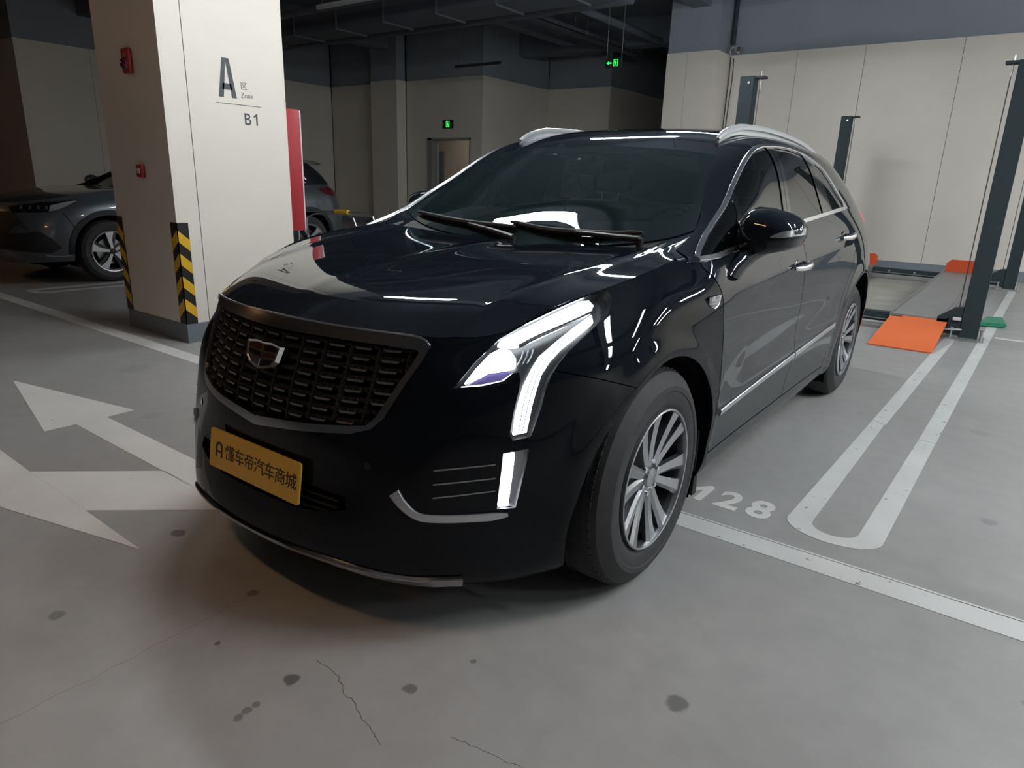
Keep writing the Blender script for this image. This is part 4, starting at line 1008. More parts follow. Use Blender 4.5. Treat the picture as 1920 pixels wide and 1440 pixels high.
def sweep(PN, w, t, closed=False, sink=.004, taper=None, bev=.25):
    """flat moulding laid along surface points with normals"""
    bm = nb(); n = len(PN); rings = []
    for i, (p, nm) in enumerate(PN):
        a = PN[(i-1) % n if closed else max(i-1, 0)][0]; b = PN[(i+1) % n if closed else min(i+1, n-1)][0]
        tg = (b-a).normalized(); s = nm.cross(tg).normalized(); nn = tg.cross(s).normalized()
        if nn.dot(nm) < 0: nn = -nn
        k = taper[i] if taper else 1.0; W2 = w/2*k; bb = min(W2, t)*bev
        prof = [(-W2, -sink), (-W2, t-bb), (-W2+bb, t), (W2-bb, t), (W2, t-bb), (W2, -sink)]
        rings.append([bm.verts.new(p+s*u+nn*v) for u, v in prof])
    m = len(rings)
    for i in range(m if closed else m-1):
        A, B = rings[i], rings[(i+1) % m]
        for k in range(6): bm.faces.new((A[k], A[(k+1) % 6], B[(k+1) % 6], B[k]))
    if not closed: bm.faces.new(rings[0]); bm.faces.new(rings[-1][::-1])
    return bm
def add_both(name, bm, m, parents=(None, None), smooth=True, angle=40):
    a = cobj(name, bm, m, parents[0], smooth, angle); b = mirror_obj(a, parents[1] or car); return a, b
# chrome surround of the side windows
PN = []
for i_, a_ in enumerate(DLO):
    b_ = DLO[(i_+1) % len(DLO)]; nseg = max(1, int(math.hypot(b_[0]-a_[0], b_[1]-a_[1])/.03))
    PN += [drop_side(a_[0]+(b_[0]-a_[0])*k/nseg, a_[1]+(b_[1]-a_[1])*k/nseg) for k in range(nseg)]
add_both('window_surround', sweep(PN, .021, .007, True), M['chrome'])
# thin division moulding of the pillars
for a, b in ((B1, .0),): pass
# lower door moulding
for seg, par in (((.515, 1.497), fd), ((1.513, 2.30), rd)):
    ys = np.linspace(*seg, 16); PN = [drop_side(y, .470+.046*(y-.5)) for y in ys]
    a = cobj('door_moulding', sweep(PN, .026, .010), M['satin'], par[0], True, 40); mirror_obj(a, par[1])
# wheel-arch edge bands
# ---- grille
def yfront(x, z): return drop_front(abs(x), z)
Af = ring_patch(S_SIDE, ext(GR_O), ext(GR_I), BY, .006, .030, front)
grille = cmk('grille', joinA(Af, mirror(Af)), M['dark_chrome'])
Ab = patch(S_SIDE, ext(GR_I), BY, 0, -.030, front); 
cmk('grille_backing', joinA(Ab, mirror(Ab)), M['void'], grille)
GRIDX = [i*.0835 for i in range(-5, 6)]
def in_gr(x, z, m=.0): return inpoly(abs(x), z, [(-.01, GR_I[0][1]-m)]+[(a-m, min(b, GR_I[0][1]-m)) for a, b in GR_I]+[(-.01, GR_I[-1][1]+m)])
wedge = nb()
prism(wedge, [(-.028, .0034), (-.022, -.0034), (.022, -.0030), (.028, .0034)], -.008, .005, 'y')
wme = bpy.data.meshes.new('grille_bar'); bmesh.ops.recalc_face_normals(wedge, faces=wedge.faces[:]); wedge.to_mesh(wme); wedge.free(); wme.materials.append(M['grille_bar'])
rows = [.838-.0277*k for k in range(9)]
def row_z(k, x):   # rows follow the shallow V of the lower edge
    return rows[k] - .018*(1-abs(x)/.5)*(k/8)
for k in range(9):
    for x in GRIDX:
        z = row_z(k, x)
        if not in_gr(x, z, .008): continue
        if abs(x) < .10 and .715 < z < .825: continue
        p, n = yfront(x, z); p = Vector((x, p.y, z)) ; n = Vector((n.x*(1 if x >= 0 else -1), n.y, n.z))
        o = link('grille_bar', wme, grille)
        Y = -Vector((n.x, n.y, 0)).normalized(); X = Vector((0, 0, 1)).cross(-Y).normalized()
        mt = Matrix(((X.x, Y.x, 0, 0), (X.y, Y.y, 0, 0), (X.z, Y.z, 1, 0), (0, 0, 0, 1)))
        o.matrix_local = Matrix.Translation(p - n*.013) @ mt
# vertical ribs and fine slats behind (too many and fine to count)
bm = nb()
for i in range(-11, 12):
    x = (i+.0)*.0835/2 + (0.0)
    if i % 2 == 0: x += .0
    zs = [z for z in np.arange(.60, .86, .012) if in_gr(x, z, .004)]
    if len(zs) < 3 or i % 2 == 0: continue
    for za, zb in zip(zs[:-1], zs[1:]):
        p, n = yfront(x, (za+zb)/2); box(bm, x-.004, x+.004, p.y+.010, p.y+.030, za, zb)
for k in range(9):
    xs = [x for x in np.arange(-.49, .491, .02) if in_gr(x, row_z(k, x), .002)]
    for a, b in zip(xs[:-1], xs[1:]):
        z = row_z(k, (a+b)/2); p, n = yfront((a+b)/2, z); box(bm, a, b, p.y+.014, p.y+.030, z-.005, z+.005)
meta(cobj('grille_mesh', bm, M['matte_black'], grille), kind='stuff')
ed_ = [(-x, z) for x, z in ((.06, .8905), (.20, .889), (.40, .885), (.483, .879), (.509, .858))][::-1]+[(x, z) for x, z in ((0, .891), (.06, .8905), (.20, .889), (.40, .885), (.483, .879), (.509, .858))]
def sym_front(x, z):
    p, n = drop_front(max(abs(x), .002), z)
    return (Vector((x, p.y, p.z)), Vector((n.x if x > 0 else -n.x, n.y, n.z)))
cobj('grille_edge', sweep([sym_front(x, z-.002) for x, z in smooth2(ed_, 3)], .0045, .0105), M['satin'], grille, True)
# crest on the grille
cp, cn = yfront(0, .772); cn.x = 0; cn = cn.normalized(); fr = frame3(cp + cn*.004, (1, 0, 0), Vector((0, 0, 1)))
fr = frame3(cp + cn*.006, (1, 0, 0), cn.cross(Vector((1, 0, 0))) if cn.cross(Vector((1, 0, 0))).z > 0 else -cn.cross(Vector((1, 0, 0))))
def crest(name, M4, s, parent, mo, cols, flipx=1):
    out = [(-1, .42), (-.45, .50), (0, .46), (.45, .50), (1, .42), (.88, -.15), (.62, -.38), (0, -.55), (-.62, -.38), (-.88, -.15)]
    inn = [(x*.86, y*.80) for x, y in out]
    bm = nb()
    hk = s/.085
    A = [bm.verts.new((x*s, y*s, .010*hk)) for x, y in inn]; B = [bm.verts.new((x*s*.94, y*s*.94, .013*hk)) for x, y in out]; C = [bm.verts.new((x*s, y*s, 0)) for x, y in out]
    n = len(out)
    for i in range(n):
        j = (i+1) % n; bm.faces.new((A[i], A[j], B[j], B[i])); bm.faces.new((B[i], B[j], C[j], C[i]))
    bm.faces.new(A); bm.transform(M4); root = cobj(name, bm, M['chrome'], parent, False)
    # coloured fields
    def field(pts, m, z=.0115):
        bm = nb(); prism(bm, [(x*s, y*s) for x, y in pts], .0098*hk, z*hk); bm.transform(M4); cobj('crest_field', bm, m, root)
    field([(-.80, .33), (-.42, .38), (-.06, .35), (-.06, .14), (-.78, .18)], cols[0])
    field([(.80, .33), (.42, .38), (.06, .35), (.06, .14), (.78, .18)], cols[1])
    field([(-.77, .12), (-.06, .08), (-.06, -.10), (-.74, -.02)], cols[1])
    field([(.77, .12), (.06, .08), (.06, -.10), (.74, -.02)], cols[0])
    field([(-.70, -.10), (-.06, -.18), (-.06, -.42), (-.52, -.30)], cols[2])
    field([(.70, -.10), (.06, -.18), (.06, -.42), (.52, -.30)], cols[1])
    return root
M['crest_warm'] = mat('crest_warm_reflection', (0.30, 0.13, 0.07), 0.22, 0.9)  # orange reflection of the warm light painted as a field colour
M['crest_dark'] = mat('crest_dark', (0.03, 0.02, 0.02), 0.2, 0.5)
meta(crest('crest', fr, .085, grille, 'chrome', (M['crest_warm'], M['crest_dark'], M['satin'])), 'chrome shield crest with painted orange reflections and dark fields')
# side crest on each fender
p, n = drop_side(.365, .913)
fr = frame3(p, (0, 1, 0), (0, 0, 1)); fr2 = fr.copy()
cr = crest('fender_crest', fr, .048, None, 'chrome', (M['satin'], M['alloy'], M['dark_chrome']))
crm = mirror_obj(cr, car)
for ch in [c for c in cr.children]: mirror_obj(ch, crm)

# ---- headlamps and fog lamps
def lamp_unit(outline, name, depth, pieces, inner_m):
    poly = proj2(outline, BL)
    lens = patch(S_SIDE, poly, BL, .004, .0, lampf)
    back = patch(S_SIDE, poly, BL, 0, -depth, lampf)
    for side in (0, 1):
        f = (lambda A: A) if side == 0 else mirror
        root = mk(name, f(back), inner_m, car)
        mk('lamp_lens', f(lens), M['lens'], root)
        for nm, pts, m, off, th in pieces:
            mk(nm, f(patch(S_SIDE, proj2(pts, BL), BL, th, off, lampf)), m, root)
        # inner wall of the housing
        V, F = [], []
        g = [drop_near(q) for q in outline]
        for p, n in g: V += [p+n*.0, p-n*depth]
        k = len(g); F = [[2*i, 2*((i+1) % k), 2*((i+1) % k)+1, 2*i+1] for i in range(k)]
        mk('lamp_wall', f([V, F, []]), inner_m, root)
    return root
M['lamp_house'] = mat('lamp_housing', (0.008, 0.0085, 0.009), 0.35)
def shrink(P, k, c=None):
    P = [Vector(p) for p in P]; c = sum(P, Vector())/len(P); return [tuple(c+(p-c)*k) for p in P]
lamp_unit(LAMP, 'headlamp', .035, [
    ('light_bar', BAR_TOP, M['led'], -.010, .015), ('running_light', DRL, M['led'], -.010, .015),
    ('low_beam', LOW, M['beam'], -.014, .012), ('beam_shade', LOWP, M['purple'], -.014, .010), ('reflector_edge', LOWR, M['led_soft'], -.012, .010)], M['lamp_house'])
lamp_unit(FOG, 'fog_lamp', .022, [('light_bar', FOGB, M['led'], -.006, .010)], M['dark_chrome'])
# fine ridges in the headlamp between the two bars
for dx in (0, 1, 2):
    pts = [Vector((.712+dx*.0085, -.478+dx*.013, .868-.012*0)), Vector((.716+dx*.0085, -.490+dx*.012, .850)), Vector((.714+dx*.008, -.503+dx*.012, .825))]
    q = [drop_near(p) for p in pts]
    a = cobj('lamp_rib', sweep([(p-n*.018, n) for p, n in q], .003, .004), M['satin'], None); mirror_obj(a, car)
# dark dividing lines running down the running light
for k_ in (.36, .70):
    inn_ = [(0.744,-0.531,0.716),(0.744,-0.508,0.768),(0.745,-0.479,0.810),(0.748,-0.451,0.840),(0.763,-0.395,0.874),(0.776,-0.327,0.906)]
    out_ = [(0.772,-0.505,0.712),(0.772,-0.487,0.755),(0.772,-0.466,0.795),(0.776,-0.434,0.828),(0.783,-0.389,0.860),(0.796,-0.325,0.892)]
    st_ = [tuple(Vector((.750, -.552, .640)).lerp(Vector((.770, -.527, .645)), k_))]+[tuple(Vector(a).lerp(Vector(b), k_)) for a, b in zip(inn_, out_)]
    q = [drop_near(p) for p in smooth2(st_, 3)]
    a = cobj('light_divider', sweep([(p-n*.0095, n) for p, n in q], .0022, .0015), M['lamp_house'], None); mirror_obj(a, car)
q = [drop_near(p) for p in smooth2([(.690,-.468,.862),(.712,-.428,.882),(.741,-.372,.902),(.770,-.300,.925),(.788,-.245,.942)], 3)]
a = cobj('light_divider', sweep([(p-n*.008, n) for p, n in q], .007, .006), M['lamp_house'], None); mirror_obj(a, car)
# chrome blade below each fog lamp
TR = [(.505,-.768,.470),(.530,-.757,.437),(.568,-.735,.408),(.62,-.69,.403),(.67,-.645,.403),(.714,-.601,.404),(.745,-.568,.408)]
PN = [drop_near(q) for q in smooth2(TR, 4)]
add_both('fog_blade', sweep(PN, .024, .010, taper=[(1.45-.45*min(1, i/7)) if i < len(PN)-4 else .4+.15*(len(PN)-1-i) for i in range(len(PN))]), M['satin'])
# three grooves of the side intake
for z0 in (.462, .500, .540):
    PN = [drop_near((.60+.115*t, -.715+.125*t, z0+.018*t)) for t in np.linspace(0, 1, 10)]
    add_both('intake_slat', sweep(PN, .005, .003), M['dark_chrome'])
# bright lower lip
LIP = [(0,-.895,.243),(.10,-.890,.243),(.20,-.882,.243),(.319,-.860,.243),(.425,-.822,.228),(.494,-.778,.205),(.545,-.728,.198),(.60,-.682,.200),(.645,-.640,.200)]
L2 = smooth2([(-x, y, z) for x, y, z in LIP[:0:-1]]+LIP, 3)
def near_sym(q):
    p, n = drop_near((abs(q[0]), q[1], q[2])) if abs(q[0]) > .01 else drop_near((.001, q[1], q[2]))
    if q[0] < 0: p, n = Vector((-p.x, p.y, p.z)), Vector((-n.x, n.y, n.z))
    return p, n
PN = [near_sym(q) for q in L2]
cobj('lower_lip', sweep(PN, .036, .010, taper=[.30+.75*min(1, abs(i-(len(PN)-1)/2)/(len(PN)*.36))**2 for i in range(len(PN))]), M['dark_chrome'], None, True, 40)
# lower intake: backing and slats
A = patch(S_SIDE, ext(INT), BY, 0, -.04, front); intake = cmk('lower_intake', joinA(A, mirror(A)), M['void'])
for z in (.382, .402, .422):
    PN = [near_sym((x, -.88, z)) for x in np.linspace(-.345, .345, 15)]
    cobj('intake_slat', sweep([(p-n*.016, n) for p, n in PN], .005, .005), M['matte_black'], intake, True)
# ---- number plate cover
pl = nb(); 
A_, B_ = Vector((-.22, -.850, .511)), Vector((-.22, -.872, .373))
up = (A_-B_).normalized(); fr = frame3(Vector((.001, -.868, .4455)), (1, 0, 0), up)
rc_ = []
for cx_, cy_, a0_ in ((.220, .055, 0), (-.220, .055, 90), (-.220, -.055, 180), (.220, -.055, 270)):
    rc_ += [(cx_+.010*math.cos(math.radians(a0_+22.5*k)), cy_+.008*math.sin(math.radians(a0_+22.5*k))) for k in range(5)]
prism(pl, rc_, -.003, .003); pl.transform(fr)
plate = cobj('number_plate', pl, M['gold']); meta(plate, 'gold advertising plate with dark brown writing')
text_mesh('plate_lettering', '懂车帝汽车商城', .052, M['plate_ink'], plate, fr @ Matrix.Translation((-.146, -.018, .0036)) @ Matrix.Diagonal((1.03, 1, 1, 1)), .0005, 0, space=.93)
bm = nb()   # arch-shaped mark left of the writing
ang = [PI*(1-i/10) for i in range(11)]
o_ = [(-.178+.019*math.cos(a), .008+.017*math.sin(a)) for a in ang]; i_ = [(-.178+.011*math.cos(a), .007+.010*math.sin(a)) for a in ang]
o_ = [(o_[0][0], -.026)]+o_+[(o_[-1][0], -.026)]; i_ = [(i_[0][0], -.026)]+i_+[(i_[-1][0], -.026)]
for k in range(len(o_)-1):
    q = [o_[k], o_[k+1], i_[k+1], i_[k]]; prism(bm, q, .0030, .0040)
box(bm, -.190, -.166, -.010, -.004, .0030, .0040); bm.transform(fr); cobj('plate_mark', bm, M['plate_ink'], plate)
# plate bracket and a parking-sensor dot on each side
bm = nb(); box(bm, -.14, .14, -.856, -.82, .39, .50); cobj('plate_bracket', bm, M['matte_black'])
for x, z in ((.42, .53),):
    p, n = drop_front(x, z); bm = nb(); tube(bm, [p-n*.004, p+n*.002], .011, 16); add_both('parking_sensor', bm, M['gloss_black'])

# ---- wheels
def wheel(y, steer=0.0, back=False):
    R_, RW = .381, .238
    root = empty('wheel', (0, 0, 0)); root.parent = car
    XO = .932
    # tyre
    prof = [(-RW+.012, .240), (-RW+.001, .262), (-RW-.001, .295), (-RW+.006, .335), (-RW+.022, .358), (-RW+.050, .367), (-RW/2, .370), (-.050, .367), (-.024, .357), (-.007, .334), (.0015, .318), (.004, .314), (.004, .298), (.001, .294), (-.001, .262), (-.010, .240), (-.020, .232), (-RW+.02, .232)]
    bm = nb(); lathe(bm, prof, 72, 'x', (0, 0, 0), True)
    ty = ob('tyre', bm, M['rubber'], root, True, 30)
    bm = nb()   # tread blocks and grooves
    for g in (-.175, -.120, -.066):
        lathe(bm, [(g-.004, .3685), (g-.004, .3712), (g+.004, .3712), (g+.004, .3685)], 60, 'x', (0, 0, 0), True)
    for k in range(72):
        a = 2*PI*k/72
        for x0, x1 in ((-.202, -.186), (-.054, -.041)):
            vs = box(bm, x0, x1, -.012, .012, .350, .3676); m = Matrix.Rotation(a, 4, 'X'); bmesh.ops.transform(bm, matrix=m, verts=vs)
    tr = ob('tread', bm, M['rubber'], root)
    # rim barrel
    bm = nb()
    lathe(bm, [(-.004, .238), (.002, .2375), (.004, .234), (.002, .2305), (-.010, .228), (-.030, .226), (-.040, .232), (-.030, .238)], 72, 'x', (0, 0, 0), True)
    rim = ob('rim', bm, M['alloy'], root, True, 40)
    bm = nb(); lathe(bm, [(-.028, .229), (-.060, .216), (-.20, .206), (-.20, .03)], 60); ob('rim_barrel', bm, M['alloy_dark'], root, True, 40)
    # brake disc and caliper
    bm = nb(); lathe(bm, [(-.125, .06), (-.125, .160), (-.140, .160), (-.140, .06)], 48, 'x', (0, 0, 0), True); ob('brake_disc', bm, M['steel'], root, True, 40)
    bm = nb(); box(bm, -.165, -.105, -.17, -.09, .0, .12, .01); bm.transform(Matrix.Rotation(math.radians(-35), 4, 'X')); ob('brake_caliper', bm, M['alloy_dark'], root)
    # spokes: six V-pairs
    sp = nb()
    def spoke(a0, a1):
        st = []
        for t in (0, .25, .5, .75, 1.0):
            r = .050+(.2295-.050)*t; a = a0+(a1-a0)*(t**.7); wd = .0165+.0085*t**1.2+(.006 if t > .99 else 0)
            xf = -.027-.004*math.sin(PI*t)+.022*t; c = Vector((0, math.cos(a), math.sin(a))); tn = Vector((0, -math.sin(a), math.cos(a)))
            st.append([c*r-tn*wd+Vector((xf-.006, 0, 0)), c*r-tn*wd*.45+Vector((xf+.002, 0, 0)), c*r+tn*wd*.95+Vector((xf-.001, 0, 0)), c*r+tn*wd*.85+Vector((xf-.024, 0, 0)), c*r-tn*wd*.85+Vector((xf-.024, 0, 0))])
        rg = [[sp.verts.new(p) for p in s] for s in st]
        for A, B in zip(rg[:-1], rg[1:]):
            for k in range(5): sp.faces.new((A[k], A[(k+1) % 5], B[(k+1) % 5], B[k]))
        sp.faces.new(rg[0]); sp.faces.new(rg[-1][::-1])
    spoke(math.radians(-12), math.radians(-12)); spoke(math.radians(12), math.radians(12))
    bmesh.ops.recalc_face_normals(sp, faces=sp.faces[:]); sme = bpy.data.meshes.new('spoke_pair'); sp.to_mesh(sme); sp.free(); sme.materials.append(M['alloy'])
    for k in range(6):
        o = link('spoke_pair', sme, root); o.rotation_euler = (math.radians(-14+60*k), 0, 0)
        b2 = nb(); tube(b2, [(-.040, 0, 0), (-.022, 0, 0)], [.0095, .0085], 6); 
        nu = ob('lug_nut', b2, M['chrome'], root); nu.location = (0, .056*math.cos(math.radians(16+60*k)), .056*math.sin(math.radians(16+60*k)))
    bm = nb(); lathe(bm, [(-.045, .072), (-.036, .070), (-.034, .036), (-.020, .032), (-.018, .026), (-.017, .001)], 36); ob('hub', bm, M['alloy'], root, True, 40)
    root.location = (XO, y, .370)
    return root
def dup(root, parent=None):
    c = root.copy(); COL.objects.link(c); c.parent = parent or root.parent
    for ch in root.children:
        d = ch.copy(); COL.objects.link(d); d.parent = c
        for g in ch.children:
            e = g.copy(); COL.objects.link(e); e.parent = d
    return c
wf = wheel(0.0); wr = dup(wf); wr.location = (.932, 2.857, .370); wr.rotation_euler = (math.radians(17), 0, 0)
for y in (0.0, 2.857):
    w2 = dup(wf); w2.location = (-.932, y, .370); w2.rotation_euler = (0, 0, PI)
# wheel wells, underbody
for yc, zc, r in AR:
    bm = nb(); seg = 28; rr = r-.003
    a0, a1 = math.radians(-28), math.radians(208)
    A = [(yc+rr*math.cos(a0+(a1-a0)*k/seg), zc+rr*math.sin(a0+(a1-a0)*k/seg)) for k in range(seg+1)]
    outer_x = [min(.925, (drop_side(a, max(b, .24))[0].x if T_SIDE.ray_cast(Vector((1.6, a, max(b, .24))), Vector((-1, 0, 0)))[0] else .9) - .006) for a, b in A]
    o1 = [bm.verts.new((x, a, b)) for (a, b), x in zip(A, outer_x)]; i1 = [bm.verts.new((.62, a, b)) for a, b in A]
    for k in range(seg): bm.faces.new((o1[k], o1[k+1], i1[k+1], i1[k]))
    bm.faces.new(i1)
    # liner flap reaching down behind the wheel
    w = cobj('wheel_well', bm, M['void'], None); mirror_obj(w, car)
bm = nb(); box(bm, -.86, .86, .46, 2.40, .20, .24); box(bm, -.60, .60, -.62, 3.6, .20, .30); cobj('underbody', bm, M['void'])
bm = nb()    # mud flap behind the front wheel
prism(bm, [(.405, .42), (.430, .42), (.452, .15), (.415, .15)], .70, .905, 'x'); a = cobj('mud_flap', bm, M['matte_black']); mirror_obj(a, car)

# ---- door handles
def handle(yc, zc, par):
    p, n = drop_side(yc, zc); slope = .055
    for side in (0, 1):
        s = 1 if side == 0 else -1
        T = lambda q: Vector((q.x*s, q.y, q.z))
        bm = nb(); k = 12; pts = []
        for i in range(k+1):
            t = i/k; y = yc-.105+.21*t; h = .030*math.sin(PI*min(max(t, .0), 1))**.45+.004; pts.append(T(Vector((p.x+.004+h, y, zc+slope*(y-yc)))))
        tube(bm, pts, [.006+.008*math.sin(PI*(i/k))**.5 for i in range(k+1)], 10, flat=1.25)
        ob('door_handle', bm, M['chrome'], par[side], True, 50)
        # recess cup behind the handle
        bm = nb(); r = bmesh.ops.create_uvsphere(bm, u_segments=20, v_segments=10, radius=1)
        for v in r['verts']: v.co = Vector(((p.x-.0045+v.co.x*.008)*s, yc-.03+v.co.y*.075, zc-.002+v.co.z*.030))
        ob('handle_cup', bm, M['gloss_black'], par[side], True, 60)
handle(1.375, .963, fd); handle(2.275, 1.058, rd)

# ---- mirrors
MO = [(.915,1.229),(.965,1.226),(1.016,1.214),(1.045,1.206),(1.066,1.194),(1.080,1.178),(1.092,1.153),(1.093,1.130),(1.084,1.102),(1.062,1.086),(1.036,1.077),(.961,1.056),(.92,1.058),(.89,1.064),(.868,1.078),(.857,1.113),(.861,1.147),(.872,1.183),(.888,1.212)]
def mirror_part(s):
    cx = sum(p[0] for p in MO)/len(MO); cz = sum(p[1] for p in MO)/len(MO)
    bm = nb(); rings = []
    for k, (dy, sc_) in enumerate(((.085, .90), (.080, .965), (.055, 1.0), (.020, 1.0), (-.015, .985), (-.044, .93), (-.066, .82), (-.080, .62), (-.087, .34), (-.089, .10))):
        rings.append([bm.verts.new((s*(cx+(x-cx)*sc_ - .012*(k > 3)*(k-3)*.25), .720+dy+.10*(x-cx)*0, cz+(z-cz)*sc_-.004*max(k-3, 0))) for x, z in MO])
    n = len(MO)
    for A, B in zip(rings[:-1], rings[1:]):
        for i in range(n): bm.faces.new((A[i], A[(i+1) % n], B[(i+1) % n], B[i]))
    bm.faces.new(rings[-1]); bm.faces.new(rings[0][::-1])
    hs = ob('side_mirror', bm, M['paint'], car, True, 60)
    bm = nb(); prism(bm, [(s*(cx+(x-cx)*.86), cz+(z-cz)*.84) for x, z in MO], .800, .8065, 'y'); ob('mirror_glass', bm, M['chrome'], hs)
    # turn signal strip laid along the shell to its outer end
    tb = BVHTree.FromPolygons([tuple(v.co) for v in hs.data.vertices], [tuple(p.vertices) for p in hs.data.polygons]); rr = []
    for i in range(9):
        t = i/8; x = 1.004+.084*t; zc = 1.128+.028*t-.008*t*t; hh = .003+.010*min(1, t*2.2)
        row = []
        for z in (zc+hh*.8, zc-hh):
            h = tb.ray_cast(Vector((s*x, 0, z)), Vector((0, 1, 0))); y = h[0].y if h[0] else .72
            row.append((x, y, z))
        rr.append(row)
    rr.append([(1.0955, .735, 1.162), (1.0955, .735, 1.138)]); bm = nb(); rg = []
    for (a_, b_) in rr: rg.append([bm.verts.new((s*a_[0], a_[1]-.004, a_[2])), bm.verts.new((s*b_[0], b_[1]-.004, b_[2])), bm.verts.new((s*b_[0], b_[1]+.006, b_[2])), bm.verts.new((s*a_[0], a_[1]+.006, a_[2]))])
    for A, B in zip(rg[:-1], rg[1:]):
        for i in range(4): bm.faces.new((A[i], A[(i+1) % 4], B[(i+1) % 4], B[i]))
    bm.faces.new(rg[0]); bm.faces.new(rg[-1][::-1])
    ob('turn_signal', bm, M['signal'], hs, True, 50)
    # foot on the door
    bm = nb(); st = [((.905,.56,.985), .028, .050), ((.915,.60,1.020), .026, .046), ((.925,.655,1.050), .030, .046), ((.945,.70,1.075), .040, .045)]
    rings = []
    for (x, y, z), a, b in st:
        rings.append([bm.verts.new((s*(x+a*math.cos(t*PI/6)*.9), y+b*math.sin(t*PI/6), z-.012*math.sin(t*PI/6)+.012*math.cos(t*PI/6)*-1)) for t in range(12)])
    for A, B in zip(rings[:-1], rings[1:]):
        for i in range(12): bm.faces.new((A[i], A[(i+1) % 12], B[(i+1) % 12], B[i]))
    bm.faces.new(rings[-1]); bm.faces.new(rings[0][::-1])
    ob('mirror_foot', bm, M['paint'], hs, True, 60)
M['signal'] = mat('signal_lens', (0.62, 0.64, 0.66), 0.12, 0.75, 0.5)
mirror_part(1)
n0 = len(car.children); mirror_part(-1)      # the far mirror is folded back against the glass
fm = [o for o in car.children if o.name.startswith('side_mirror')][-1]
T_ = Matrix.Translation((-.93, .70, 0)) @ Matrix.Rotation(math.radians(-62), 4, 'Z') @ Matrix.Translation((.93, -.70, 0))
T_ = Matrix.Translation((.015, .10, 0)) @ T_
for o in [fm]+list(fm.children):
    if not o.name.startswith('mirror_foot'): o.data.transform(T_)
meta(fm, 'far side mirror folded back')

# ---- roof rails
M['rail'] = mat('silver_rail', (0.62, 0.64, 0.66), .32, .35)
for s in (1, -1):
    R = smooth2([(.548,1.20,1.502),(.548,1.27,1.532),(.550,1.38,1.560),(.553,1.52,1.576),(.555,1.88,1.586),(.552,2.39,1.571),(.545,2.80,1.535),(.535,3.00,1.498),(.525,3.07,1.468)], 4)
    bm = nb(); n = len(R)
    prof = [(-.014, -.012), (-.016, .002), (-.010, .011), (0, .014), (.012, .010), (.018, 0), (.016, -.012)]
    rings = []
    for i, (x, y, z) in enumerate(R):
        a, b = R[max(i-1, 0)], R[min(i+1, n-1)]; tg = Vector((0, b[1]-a[1], b[2]-a[2])).normalized(); nn = Vector((0, -tg.z, tg.y)); k = .55+.45*min(1, min(i, n-1-i)/4)
        rings.append([bm.verts.new(Vector((s*(x+u*k), y, z))+nn*v*k) for u, v in prof])
    for A, B in zip(rings[:-1], rings[1:]):
        for k in range(7): bm.faces.new((A[k], A[(k+1) % 7], B[(k+1) % 7], B[k]))
    bm.faces.new(rings[0]); bm.faces.new(rings[-1][::-1])
    rail = cobj('roof_rail', bm, M['rail'], None, True, 35)
    for yy, zz in ((1.26, 1.50), (2.15, 1.552), (3.02, 1.47)):
        pass
    # closed web between rail and roof at each end
    bm = nb(); low = []; top = []
    for (x, y, z) in R:
        h = T_ALL.ray_cast(Vector((x, y, 3)), Vector((0, 0, -1)))[0]; low.append((y, (h.z if h else z)-.003)); top.append((y, z-.006))
    for i in range(n-1):
        if low[i][1] < top[i][1] or low[i+1][1] < top[i+1][1]:
            q = [low[i], low[i+1], top[i+1], top[i]]; prism(bm, q, s*.546 if s > 0 else -.556, .556 if s > 0 else -.546, 'x')
    cobj('rail_web', bm, M['rail'], rail)

# ---- wipers, cowl
M['wiper'] = mat('wiper_black', (0.012, 0.012, 0.013), 0.6)
cw = nb()
gh, gw_ = S_HOOD[0][-1], S_WIND[0][0]
rowA = [(float(p[0]), float(p[1])-.004, float(p[2])-.016) for p in gh]; ta = [p[0]/rowA[-1][0] for p in rowA]
m_ = 24; LA = [tuple(float(np.interp(k/m_, ta, [p[i] for p in rowA])) for i in range(3)) for k in range(m_+1)]
tb_ = [float(p[0])/float(gw_[-1][0]) for p in gw_]; LB = [tuple(float(np.interp(k/m_, tb_, [float(p[i]) for p in gw_])) for i in range(3)) for k in range(m_+1)]
LB = [(x, y+.012, z-.004) for x, y, z in LB]
for s in (1, -1):
    A_ = [cw.verts.new((s*p[0], p[1], p[2])) for p in LA]; B_ = [cw.verts.new((s*p[0], p[1], p[2])) for p in LB]
    for k in range(m_): cw.faces.new((A_[k], A_[k+1], B_[k+1], B_[k]) if s > 0 else (A_[k], B_[k], B_[k+1], A_[k+1]))
cobj('cowl', cw, M['matte_black'])
cc = nb(); P_ = [(.640,.380,1.066),(.715,.340,1.071),(.784,.276,1.067),(.828,.247,1.051),(.846,.285,1.046),(.806,.337,1.062),(.770,.354,1.074),(.752,.547,1.137),(.70,.522,1.113),(.66,.50,1.10)]
ctr = cc.verts.new((.742,.395,1.088)); vv = [cc.verts.new(p) for p in P_]
for k in range(len(vv)): cc.faces.new((ctr, vv[k], vv[(k+1) % len(vv)]))
a = cobj('cowl_corner', cc, M['paint'], None, True, 60); mirror_obj(a, car)
